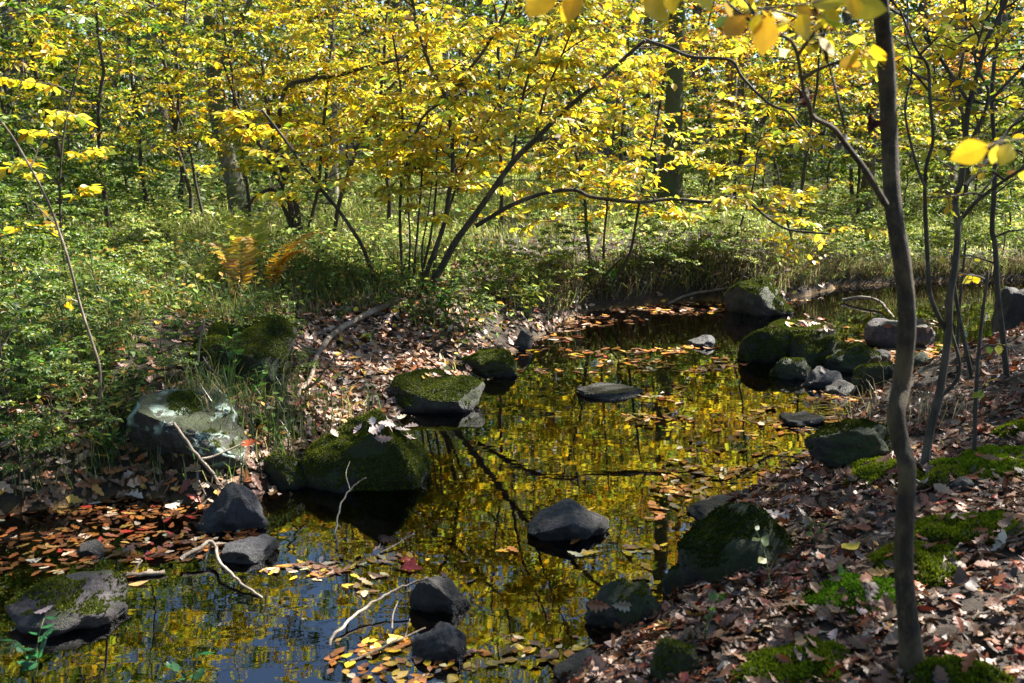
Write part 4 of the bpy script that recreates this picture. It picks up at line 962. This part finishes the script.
# ---- sticks lying and standing about
def stick(label, pts, w0, w1, m=M_STICK, zs=None, forks=(), name='stick', cat='stick'):
    """pts: pixels; zs: height of each point above the ground or water"""
    zs = zs or [.012] * len(pts)
    P = np.array([place(a, b, z) for (a, b), z in zip(pts, zs)]); Q = smooth_poly(P, 6 * len(P)); sd_ = len(label); Q = Q + (norm(np.roll(Q, -1, 0) - Q)[:, [1, 0, 2]] * V(1, -1, 0)) * (.012 * fbm(np.arange(len(Q)) * .45, np.full(len(Q), sd_ * 1.7), 0, 2, 8))[:, None] + V(0, 0, 1) * (.006 * fbm(np.arange(len(Q)) * .6, np.full(len(Q), sd_ * .7), 0, 2, 9))[:, None]
    root = None
    def tubes(Q, a, b):
        G = Geo(); n = len(Q); t = np.linspace(0, 1, n); r = (a + (b - a) * t) / 2 / FPX * np.linalg.norm(Q - V(0, 0, CAM_H), axis=1)
        G.tube(Q, r * (1 + .1 * fbm(t * 14, t * 0 + a, 0, 2, 3)), 7, .05); return G
    o = link(name, tubes(Q, w0, w1).mesh('stick', P[0]), m, loc=P[0]); tag(o, label, cat)
    rg = np.random.default_rng(len(label) * 7 + int(pts[0][0])); LN = np.linalg.norm(Q[-1] - Q[0])
    for k in range(0 if forks or LN < .12 else 3):
        i = int(rg.uniform(.25, .9) * (len(Q) - 1)); T = norm(Q[min(i + 1, len(Q) - 1)] - Q[i - 1]); sdv = norm(np.cross(T, V(0, 0, 1)) + 1e-6) * rg.choice([-1, 1])
        l = LN * rg.uniform(.08, .2); F = np.array([Q[i], Q[i] + (T * .6 + sdv * .5 + V(0, 0, .35)) * l * .5, Q[i] + (T * .9 + sdv * .7 + V(0, 0, .8)) * l])
        link('side_twig', tubes(smooth_poly(F, 6), w1 * .7, w1 * .35).mesh('twig', P[0]), m, o)
    for fp, fz in forks:
        F = np.array([place(a, b, z) for (a, b), z in zip(fp, fz)])
        link('side_twig', tubes(smooth_poly(F, 5 * len(F)), w1 * 1.0, w1 * .5).mesh('twig', P[0]), m, o)
    return o
stick('long curved grey branch lying down the leafy slope', [(398, 300), (372, 312), (338, 331), (319, 352), (312, 375), (297, 398), (290, 408)], 6.5, 4, M_STICKB, [.05, .05, .06, .06, .05, .02, .01])
stick('forked bleached stick leaning on the lichen boulder', [(222, 492), (212, 475), (200, 460), (187, 442), (174, 424)], 3.6, 3, zs=[.02, .06, .11, .17, .23],
      forks=[(([(201, 462), (212, 460), (230, 450), (245, 443)]), [.11, .12, .14, .15]), (([(200, 466), (198, 480), (206, 496)]), [.08, .05, .02])])
stick('thin curved pale twig standing out of the dark pool below the leaf capped boulder', [(337, 550), (336, 530), (341, 505), (352, 488), (366, 478)], 2.0, 1.2, zs=[.0, .05, .12, .17, .20], forks=[(([(350, 490), (346, 474), (350, 462)]), [.16, .2, .23])])
stick('long thin bleached stick propped on the black angular rock', [(328, 650), (335, 636), (360, 612), (385, 597), (410, 585), (428, 578)], 3.2, 2, zs=[-.01, .01, .03, .05, .07, .09], forks=[(([(392, 630), (393, 615), (398, 603)]), [.01, .03, .045])])
stick('bent white lichened stick angling into the water near the flat bluish stone', [(180, 560), (198, 549), (212, 543), (222, 566), (240, 583), (262, 598)], 4, 2.5, zs=[.03, .05, .06, .04, .02, .0], forks=[(([(212, 543), (205, 570), (214, 600)]), [.06, .0, -.02])])
stick('short twig lying in front of the smooth blue black stone', [(350, 662), (390, 645), (425, 628)], 2.6, 1.6, zs=[.004, .01, .02], m=M_STICKB)
stick('thin straight twig floating above the red leaves', [(380, 553), (397, 545), (414, 535)], 2, 1.2, zs=[.005, .012, .02])
stick('pale arched dead limb springing from the far bank over the flat topped rock', [(842, 300), (862, 297), (880, 302), (894, 318)], 3, 2, zs=[.02, .06, .05, .02])
stick('long thin pale branch lying along the water under the far bank', [(668, 304), (690, 298), (720, 290), (750, 284), (790, 270)], 3, 2, zs=[.01, .03, .08, .14, .22])
stick('upright pale dead root post standing in the far pool', [(575, 312), (576, 300), (577, 284)], 4.5, 5.5, zs=[.0, .07, .17])
stick('dark sunken limb on the near side of the purplish boulder', [(86, 580), (120, 577), (165, 573)], 7, 4, M_STICKB, [.005, .008, .006])
stick('thin grey twig beside the boulder below the ferns', [(232, 385), (212, 370), (203, 358)], 2, 1.4, zs=[.02, .1, .16])
stick('upright bleached twig in front of the boulder below the ferns', [(197, 376), (199, 350), (204, 318)], 2.6, 1.8, zs=[.01, .14, .3], forks=[(([(198, 372), (208, 362), (240, 348)]), [.02, .07, .16])])
stick('pale twig stuck in leaf litter at the near right shore', [(938, 572), (948, 556), (962, 545)], 2.2, 1.2, zs=[.01, .02, .02])
stick('dark bent twig on the leaf litter right of the slender trunk', [(975, 620), (1000, 600), (1024, 588)], 2.8, 1.6, M_STICKB, [.02, .03, .03])
stick('grey fallen limb lying in the grass behind the shrub stems', [(346, 186), (362, 176), (380, 166), (398, 160)], 5, 3.5, zs=[.03, .12, .2, .25], name='fallen_limb', cat='limb')
stick('dark arched dead limb in the grass beside the leaning grey trunk', [(250, 212), (258, 198), (272, 189), (292, 184)], 4.5, 3, M_STICKB, [.02, .14, .2, .2], name='fallen_limb', cat='limb')
stick('thin twig resting across the leaf covered slope by the leaf capped boulder', [(285, 416), (262, 400), (236, 388)], 2.4, 1.6, M_STICKB, [.02, .03, .03])

# ---- loose leaves: litter on the banks, rafts on the water
def terrain_normal(x, y, e=.03):
    dx = (height(x + e, y) - height(x - e, y)) / (2 * e); dy = (height(x, y + e) - height(x, y - e)) / (2 * e)
    return norm(np.stack([-dx, -dy, np.ones_like(dx)], -1))

def litter():
    rng = np.random.default_rng(88)
    def emit(n, box, cond, L, pl, tilt, lift, T, name, label, cat='fallen leaves', m=M_LITTER, water=False, curl=.45):
        x = rng.uniform(box[0], box[1], n); y = rng.uniform(box[2], box[3], n)
        k = cond(x, y); x, y = x[k], y[k]; n = len(x)
        if water: z = np.zeros(n) + rng.uniform(.002, .008, n); nn = np.tile(V(0, 0, 1), (n, 1))
        else: z = height(x, y) + rng.uniform(0, lift, n); nn = terrain_normal(x, y)
        nn = nn + rng.normal(0, tilt, (n, 3)); a = rng.uniform(0, 2 * pi, n); d = np.stack([np.cos(a), np.sin(a), np.zeros(n)], -1)
        d = norm(d - (d * norm(nn)).sum(1)[:, None] * norm(nn))
        LV = Leaves(); ll = rng.uniform(L[0], L[1], n); LV.add(np.stack([x, y, z], -1) - d * ll[:, None] * .5, d, nn, ll, pal(rng, n, pl, .22))
        o = link(name, LV.mesh(name, T, curl=curl, rng=rng), m); tag(o, label, cat, kind='stuff'); return n
    def right(x, y):
        s = sdist(x, y); w = zones(x, y)[0]
        return (s > -.05) & (rng.random(len(x)) < w * np.clip(.8 + .6 * fbm(x * 1.5, y * 1.5, 0, 3, 41), .3, 1))
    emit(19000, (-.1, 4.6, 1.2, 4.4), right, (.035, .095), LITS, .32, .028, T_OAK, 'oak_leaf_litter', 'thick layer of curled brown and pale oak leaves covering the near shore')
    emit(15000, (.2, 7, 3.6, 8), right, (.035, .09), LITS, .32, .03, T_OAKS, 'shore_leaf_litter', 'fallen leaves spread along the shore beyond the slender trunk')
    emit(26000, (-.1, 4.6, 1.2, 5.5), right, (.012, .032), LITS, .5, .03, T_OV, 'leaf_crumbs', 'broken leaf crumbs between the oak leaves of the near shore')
    def left(x, y):
        s = sdist(x, y); wr, wf, wl, ws = zones(x, y)
        pr = np.clip(ws * 1.3, 0, 1) + wl * np.exp(-np.clip(s, 0, 9) / .4) * .5 + .03 + .7 * np.exp(-np.abs(s) / .10)
        pr = pr * np.where(x < -1.4, .65, 1) + .14 * wl
        return (s > -.03) & (s < 2.8) & (rng.random(len(x)) < pr * (1 - wr) * (x < .6))
    emit(34000, (-5, .6, 3.4, 8.6), left, (.04, .088), LIT, .32, .03, T_OAKS, 'slope_leaf_litter', 'pinkish brown fallen leaves covering the slope and water edge on the far side')
    def field(x, y):
        s = sdist(x, y); wr = zones(x, y)[0]
        return (s > .0) & (rng.random(len(x)) < (1 - wr) * np.clip(np.exp(-s / .5) + .25, 0, 1))
    emit(14000, (-9, 9, 6, 18), field, (.06, .10), LIT + [(.6, .42, .03, 4)], .45, .06, T_OV, 'meadow_leaf_litter', 'scattered dry leaves among the grass of the far bank', curl=.3)
    # floating leaves
    polys = {}
    def inpoly(P):
        Q = np.array([at(a, b, 0)[:2] for a, b in P])
        def f(x, y):
            ins = np.zeros(len(x), bool)
            for (ax, ay), (bx, by) in zip(Q, np.roll(Q, -1, 0)):
                c = ((ay > y) != (by > y)) & (x < (bx - ax) * (y - ay) / (by - ay + 1e-12) + ax); ins ^= c
            return ins & (sdist(x, y) < .02)
        return Q, f
    def raft(n, P, L, pl, name, label, dens=1.0, T=T_OAKS, sd=50, scale=4, thr=-.1):
        Q, f = inpoly(P)
        def cond(x, y): return f(x, y) & (fbm(x * scale, y * scale * 1.6, 0, 3, sd) + rng.normal(0, .15, len(x)) > thr)
        emit(n, (Q[:, 0].min(), Q[:, 0].max(), Q[:, 1].min(), Q[:, 1].max()), cond, L, pl, .09, 0, T, name, label, 'floating leaves', M_WETLEAF, True, .12)
    raft(1300, [(-40, 515), (60, 506), (140, 492), (255, 497), (265, 535), (200, 565), (120, 580), (-40, 600)], (.03, .068), RAFTD, 'floating_leaves', 'dense raft of orange and brown leaves on the shallows below the left bank', sd=51, thr=-.2)
    raft(420, [(255, 572), (330, 558), (410, 556), (470, 560), (480, 590), (400, 600), (330, 592)], (.03, .06), FLOAT_Y + LIT[:3], 'floating_leaves', 'string of pale and golden leaves drifting against the black angular rock', sd=52, thr=.0)
    raft(460, [(330, 640), (420, 640), (520, 628), (590, 640), (560, 700), (330, 720)], (.025, .058), FLOAT_Y + RAFT, 'floating_leaves', 'yellow and pale leaves gathered at the lower edge of the pool', sd=63, thr=.02, T=T_BEECH)
    raft(2300, [(690, 440), (760, 405), (850, 385), (880, 402), (840, 440), (800, 474), (735, 506), (690, 520), (640, 520), (660, 470)], (.035, .08), RAFT, 'floating_leaves', 'orange and yellow leaves packed against the near shore in front of the rock pile', sd=54, thr=.08)
    raft(1300, [(500, 362), (540, 344), (620, 348), (700, 342), (760, 352), (740, 372), (640, 372), (530, 380)], (.04, .085), RAFT + LIT, 'floating_leaves', 'band of brown leaves across the stream above the mirrored trees', sd=55, thr=.12)
    raft(900, [(640, 395), (720, 372), (790, 385), (830, 400), (760, 425), (690, 440), (620, 420)], (.04, .085), RAFT, 'floating_leaves', 'thin streaks of orange leaves drifting beside the rock pile', sd=56, scale=3, thr=.25)
    raft(1600, [(830, 345), (880, 330), (960, 350), (900, 375), (850, 372)], (.05, .1), RAFT + LIT, 'floating_leaves', 'leaves trapped between the rock pile and the flat topped rock', sd=57, thr=-.1)
    raft(1500, [(520, 330), (590, 308), (700, 300), (760, 308), (640, 322), (560, 345)], (.05, .1), LIT, 'floating_leaves', 'brown leaves lying along the foot of the cut bank', sd=58, thr=.0)
    raft(600, [(520, 540), (700, 430), (680, 600), (560, 640), (480, 560)], (.04, .08), FLOAT_Y, 'floating_leaves', 'sparse single leaves drifting in mid pool', sd=59, thr=.38)
    # leaves sunk on the bed
    def bed(x, y): return (sdist(x, y) < -.05) & (rng.random(len(x)) < .8)
    emit(9000, (-4, 5, 1.5, 9.5), bed, (.05, .1), [(.20, .09, .02, 3), (.12, .055, .015, 3), (.28, .17, .03, 2)], .15, .02, T_OAKS, 'sunken_leaves', 'brown leaves sunk on the stream bed')
litter()

def leaf_on(label, px, py, L, colour, T=T_OAK, seed=0, zoff=.01, group=None, tilt=.15, on=None, cat='leaf'):
    """a single fallen leaf lying on a rock, on the water or on the ground"""
    rng = np.random.default_rng(800 + seed); d = ray(px, py); p = place(px, py)
    best = np.linalg.norm(p - V(0, 0, CAM_H)); nn = V(0, 0, 1); o0 = V(0, 0, CAM_H); dn = d / np.linalg.norm(d)
    for o, v, f in ROCKS:
        a, b, c = v[f[:, 0]], v[f[:, 1]], v[f[:, 2]]; e1, e2 = b - a, c - a; h = np.cross(dn, e2); det = (e1 * h).sum(1)
        s = o0 - a; u = (s * h).sum(1) / (det + 1e-15); q = np.cross(s, e1); vv = (q * dn).sum(1) / (det + 1e-15); t = (e2 * q).sum(1) / (det + 1e-15)
        ok = (u >= 0) & (vv >= 0) & (u + vv <= 1) & (t > .1) & (t < best)
        if ok.any():
            k = np.where(ok)[0][np.argmin(t[ok])]; best = t[k]; p = o0 + dn * best; nn = norm(np.cross(e1[k], e2[k])); nn = nn if nn[2] > 0 else -nn
    a = rng.uniform(0, 2 * pi); LV = Leaves(); dd = V(cos(a), sin(a), 0); n2 = nn + rng.normal(0, tilt, 3)
    dd = norm(dd - (dd @ norm(n2)) * norm(n2)); pos = p + norm(nn) * zoff
    LV.add((pos - dd * L * .5)[None], dd[None], n2[None], L, pal(rng, 1, colour, .1))
    o = link('fallen_leaf', LV.mesh('leaf', T, pos, curl=.35, rng=rng), M_LITTER, loc=pos); tag(o, label, cat, group)
PALE = [(.50, .40, .35, 2), (.42, .32, .27, 2)]
rr = np.random.default_rng(5)
for k in range(16):
    leaf_on('pale tan leaf in the heap on top of the large mossy boulder', 396 + rr.normal(0, 13), 428 + rr.normal(0, 6), .085, PALE, seed=k, zoff=.012 + .001 * k, group='leaf heap on the mossy boulder', tilt=.35)
leaf_on('single upright pale oak leaf on the mossy side of the large boulder', 335, 436, .08, PALE, seed=30)
leaf_on('small pale leaf on the crest of the large mossy boulder', 360, 430, .06, PALE, seed=31)
leaf_on('little pale leaf beside the heap on the large mossy boulder', 410, 438, .06, PALE, seed=32)
leaf_on('orange beech leaf floating past the small dark sunken limb', 138, 586, .075, [(.55, .30, .12, 1)], T_BEECH, 33, .006, tilt=.05)
leaf_on('orange leaf floating left of the smooth blue black stone', 397, 640, .075, [(.60, .32, .05, 1)], T_BEECH, 34, .006, tilt=.05)
leaf_on('large pale oak leaf curled on the crest of the big shaded boulder', 776, 522, .12, PALE, seed=35, zoff=.02)
leaf_on('golden leaf lying in the leaf litter above the vivid moss clump', 850, 557, .09, [(.62, .40, .03, 1)], T_BEECH, 36, .035)
leaf_on('large brown oak leaf beside the vivid moss clump', 836, 575, .13, [(.20, .09, .05, 1)], seed=37, zoff=.035)
leaf_on('tan leaf on the side of the grey rock with the mossy hump', 622, 606, .07, PALE, seed=38)
leaf_on('brown leaf lying at the left foot of the mossy humped rock', 600, 605, .08, [(.30, .13, .07, 1)], seed=39)
leaf_on('reddish leaf cluster piece against the black angular rock', 412, 570, .09, [(.30, .03, .02, 1)], T_MAPLE, 40, .01)
leaf_on('crimson maple leaf afloat near the black angular rock', 404, 562, 0.06, [(.20, .02, .012, 1)], T_MAPLE, 41, .012)
leaf_on('curled orange brown leaf hanging at the right end of the lichen boulder', 246, 446, .09, [(.36, .10, .03, 1)], seed=42, zoff=.03, tilt=.6)
leaf_on('pale oak leaf on the mud below the lichen boulder', 132, 500, .11, PALE, seed=43, zoff=.02)
leaf_on('pale oak leaf next to the slanting blue grey stone', 175, 508, .10, PALE, seed=44, zoff=.02)
leaf_on('dry leaf resting on the purplish boulder standing in shallow water', 46, 612, .07, PALE, seed=45)
leaf_on('tan leaf on the bare grey stone before the rock pile', 822, 371, .06, PALE, seed=46)
for k in range(22):
    leaf_on('dry leaf lying on the mossy slab at the back of the rock pile', 806 + rr.normal(0, 16), 326 + rr.normal(0, 4.5), .075, LIT, seed=60 + k, zoff=.01, group='dry leaves on the rock pile', tilt=.35, T=T_OAKS)
for k in range(18):
    leaf_on('dry leaf lying on the broad flat topped purple grey rock', 908 + rr.uniform(-28, 28), 326 + rr.uniform(-5, 5), .06, LIT, seed=90 + k, zoff=.008, group='dry leaves on the flat topped rock', T=T_OAKS)
for k in range(10):
    leaf_on('dry leaf on the grey top of the boulder behind the leaf capped one', 432 + rr.uniform(-28, 28), 374 + rr.uniform(-4, 5), .06, LIT, seed=120 + k, zoff=.008, group='dry leaves on the grey topped boulder', T=T_OAKS)

for k in range(46):
    bx = [(985, 458), (960, 520), (915, 556), (850, 590), (800, 655), (945, 676), (875, 470)][k % 7]
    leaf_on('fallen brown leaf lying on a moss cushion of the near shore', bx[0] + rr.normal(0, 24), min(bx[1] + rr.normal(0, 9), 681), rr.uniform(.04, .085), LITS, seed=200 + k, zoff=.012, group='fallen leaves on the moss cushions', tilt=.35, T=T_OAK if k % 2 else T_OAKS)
# ---- grass and low growth
def blades(name, label, xyz, h, w, col, rng, cat='grass', droop=.5, up=None):
    n = len(xyz); a = rng.uniform(0, 2 * pi, n); hd = np.stack([np.cos(a), np.sin(a), 0 * a], -1); sd = np.stack([-np.sin(a), np.cos(a), 0 * a], -1)
    if up is not None: hd = norm(hd + up)
    ln = rng.uniform(.25, 1, n)[:, None] * droop; h = h[:, None]; w = w[:, None]
    p0 = xyz; p1 = xyz + hd * h * ln * .35 + V(0, 0, 1) * h * .6; p2 = xyz + hd * h * ln + V(0, 0, 1) * h * (1 - .35 * ln)
    v = np.stack([p0 - sd * w, p0 + sd * w, p1 + sd * w * .8, p1 - sd * w * .8, p2], 1).reshape(-1, 3)
    b = (np.arange(n) * 5)[:, None]; f4 = b + np.array([[0, 1, 2, 3]]); f3 = b + np.array([[3, 2, 4]])
    o = link(name, mesh_np(name, v, [f4, f3], col=np.repeat(col, 5, 0)), M_GRASS); tag(o, label, cat, kind='stuff')

def grass():
    rng = np.random.default_rng(99)
    n = 330000
    y = 6.2 + 26 * rng.random(n) ** 1.7; x = rng.uniform(-1, 1, n) * (y * .62 + 1)
    s = sdist(x, y); wr, wf, wl, ws = zones(x, y)
    dn = np.clip(.62 + 1.1 * fbm(x * .8, y * .8, 0, 4, 61), .05, 1) * sstep(.02, .3, s) * (1 - np.clip(ws * 1.6, 0, 1)) * (.15 + .85 * sstep(.7, 1.5, s)) * (1 - wr) * (1 - .75 * wl * sstep(7.6, 6.4, y))
    k = rng.random(n) < dn; x, y = x[k], y[k]; n = len(x)
    patch = fbm(x * .6, y * .6, 0, 3, 71)
    pl = pal(rng, n, [(.32, .39, .07, 4), (.42, .50, .12, 3), (.56, .53, .22, 1.8), (.20, .29, .05, 2), (.60, .54, .32, .7)])
    pl = pl * np.where(patch > .15, .75, 1.1)[:, None]
    h = rng.uniform(.05, .17, n) * (1 + .5 * patch); w = rng.uniform(.0016, .0034, n) * (1 + y * .06)
    blades('grass', 'pale green and straw coloured grass covering the far bank', np.stack([x, y, height(x, y) - .01], -1), h, w, pl, rng, droop=.8)
    # dead grass and roots over the cut bank
    n = 26000; t = rng.random(n) * (19 - 9); px = rng.uniform(520, 1060, n)
    m = 4000; X = rng.uniform(-.3, 8, 160000); Y = rng.uniform(8.2, 11.2, 160000); ss = sdist(X, Y); k = (ss > .03) & (ss < .34); X, Y = X[k][:7000], Y[k][:7000]; n = len(X)
    blades('overhanging_grass', 'dead straw and roots drooping over the dark cut bank', np.stack([X, Y, height(X, Y)], -1), rng.uniform(.12, .34, n), rng.uniform(.0018, .004, n),
           pal(rng, n, [(.14, .10, .05, 2), (.34, .28, .15, 1.5), (.08, .06, .03, 3), (.2, .26, .06, 2.5)]), rng, droop=1.5, up=V(0, -.9, 0))
    # dark green tufts on the left bank
    n = 130000; X = rng.uniform(-5.5, -.6, n); Y = rng.uniform(4.0, 9, n); ss = sdist(X, Y); ws = zones(X, Y)[3]
    k = (ss > .02) & (rng.random(n) < np.clip(.3 + 1.3 * fbm(X * 1.6, Y * 1.6, 0, 3, 81), 0, 1) * (1 - np.clip(ws * 1.8, 0, 1))); X, Y = X[k], Y[k]; n = len(X)
    blades('bank_grass', 'dark green grass tufts on the bushy left bank', np.stack([X, Y, height(X, Y) - .01], -1), rng.uniform(.08, .30, n), rng.uniform(.0015, .0035, n),
           pal(rng, n, [(.05, .10, .02, 3), (.10, .16, .03, 2), (.25, .24, .08, 1.5), (.35, .26, .1, .8)]), rng, droop=.9)
    # a few straw blades by the trunk
    X, Y = [], []
    for (a, b) in [(862, 420), (870, 440), (925, 430), (940, 420), (850, 410), (905, 415)]:
        q = place(a, b); X += list(q[0] + rng.normal(0, .07, 26)); Y += list(q[1] + rng.normal(0, .07, 26))
    X, Y = np.array(X), np.array(Y); n = len(X)
    blades('straw_tufts', 'pale dry grass tufts at the foot of the slender trunk', np.stack([X, Y, np.maximum(height(X, Y), 0)], -1), rng.uniform(.08, .24, n), rng.uniform(.0012, .0025, n), pal(rng, n, [(.34, .27, .16, 2), (.2, .2, .07, 1)]), rng, droop=1.2)

def undergrowth():
    rng = np.random.default_rng(111); LV = Leaves(); r1 = place(178, 470); r5 = place(232, 384) - V(0, .1, 0); r6 = place(250, 298)
    def herbs(n, box, cond, hh, L, pl, per=7):
        x = rng.uniform(box[0], box[1], n); y = rng.uniform(box[2], box[3], n); k = cond(x, y); x, y = x[k], y[k]
        for _ in range(per):
            m = len(x); h = rng.uniform(.1, 1, m) * hh * rng.uniform(.5, 1.3, m); a = rng.uniform(0, 2 * pi, m)
            p = np.stack([x + np.cos(a) * h * .35, y + np.sin(a) * h * .35, height(x, y) + h], -1)
            d = np.stack([np.cos(a), np.sin(a), rng.normal(-.15, .3, m)], -1)
            LV.add(p, d, V(0, 0, 1) + rng.normal(0, .4, (m, 3)), rng.uniform(*L, m), pal(rng, m, pl, .22))
    def left(x, y):
        s = sdist(x, y); wr, wf, wl, ws = zones(x, y)
        cl = (np.hypot(x - r1[0], y - r1[1]) > .36) & (np.hypot(x - r5[0], y - r5[1]) > .42) & (np.hypot(x - r6[0], y - r6[1]) > .22)
        return cl & (s > .1) & (rng.random(len(x)) < np.clip(.45 + 1.3 * fbm(x * 1.3, y * 1.3, 0, 3, 91), .1, 1) * (1 - np.clip(ws * 1.9, 0, 1)) * (1 - wr) * (x < .3))
    herbs(13000, (-6, .3, 3.9, 9), left, .24, (.03, .06), [(.07, .13, .02, 3), (.13, .20, .03, 2), (.3, .3, .04, 1), (.4, .22, .04, .5)])
    def far(x, y):
        s = sdist(x, y); wr = zones(x, y)[0]
        return (s > .06) & (rng.random(len(x)) < np.clip(.3 + np.exp(-s / .6) * .8 + 1.4 * fbm(x * .7, y * .7, 0, 3, 92), 0, 1) * (1 - wr))
    herbs(13000, (-10, 9, 7.5, 21), far, .26, (.035, .08), [(.26, .38, .06, 3), (.44, .52, .10, 3), (.60, .58, .18, 1.8), (.14, .24, .04, 1.6)])
    herbs(2600, (-14, 2, 11, 26), lambda x, y: (x < -.18 * y) & (rng.random(len(x)) < .7), .6, (.06, .11), [(.05, .10, .03, 3), (.09, .17, .05, 2), (.16, .22, .04, 1)], 12)
    o = link('undergrowth', LV.mesh('undergrowth', T_OV), M_HERB); tag(o, 'low green herbs and seedlings among the grass of the banks', 'undergrowth', kind='stuff')
grass(); undergrowth()

# ---- light, sky, camera
SUN_EL, SUN_AZ = radians(47), radians(56)          # azimuth from +Y towards +X: ahead of the camera and to the right
sd = bpy.data.lights.new('sun', 'SUN'); sd.energy = 5.0; sd.angle = radians(.53); sd.color = (1, .93, .82)
so = bpy.data.objects.new('sun', sd); COL.objects.link(so)
from mathutils import Vector, Euler
dirv = Vector((sin(SUN_AZ) * cos(SUN_EL), cos(SUN_AZ) * cos(SUN_EL), sin(SUN_EL)))
so.rotation_euler = dirv.to_track_quat('Z', 'Y').to_euler(); so.location = dirv * 60

w = bpy.data.worlds.new('World'); S.world = w; w.use_nodes = True
nt = w.node_tree; nt.nodes.clear()
sk = nt.nodes.new('ShaderNodeTexSky'); sk.sky_type = 'NISHITA'; sk.sun_disc = False; sk.ozone_density = 4.0; sk.dust_density = .3; sk.sun_elevation = SUN_EL; sk.sun_rotation = SUN_AZ
bg = nt.nodes.new('ShaderNodeBackground'); bg.inputs['Strength'].default_value = .05
wo = nt.nodes.new('ShaderNodeOutputWorld'); nt.links.new(sk.outputs[0], bg.inputs[0]); nt.links.new(bg.outputs[0], wo.inputs[0])

cd = bpy.data.cameras.new('camera'); cd.lens = 35; cd.sensor_width = 36; cd.clip_end = 2000; cd.clip_start = .05
co = bpy.data.objects.new('camera', cd); COL.objects.link(co); co.location = (0, 0, CAM_H); co.rotation_euler = (pi / 2 - PITCH, 0, 0)
cd.dof.use_dof = True; cd.dof.focus_distance = 6.0; cd.dof.aperture_fstop = 5.0
S.camera = co
S.view_settings.view_transform = 'Standard'; S.view_settings.look = 'None'; S.view_settings.exposure = 2.4; S.view_settings.gamma = 1
S.view_settings.use_curve_mapping = False
S.render.engine = 'CYCLES'
cy = S.cycles
cy.use_denoising = True; cy.use_adaptive_sampling = False
try: cy.denoising_prefilter = 'NONE'
except Exception: pass
try: cy.denoiser = 'OPENIMAGEDENOISE'
except Exception: pass
cy.max_bounces = 8; cy.diffuse_bounces = 5; cy.glossy_bounces = 3; cy.transmission_bounces = 4; cy.transparent_max_bounces = 8
cy.sample_clamp_indirect = 6; cy.caustics_reflective = False; cy.caustics_refractive = False
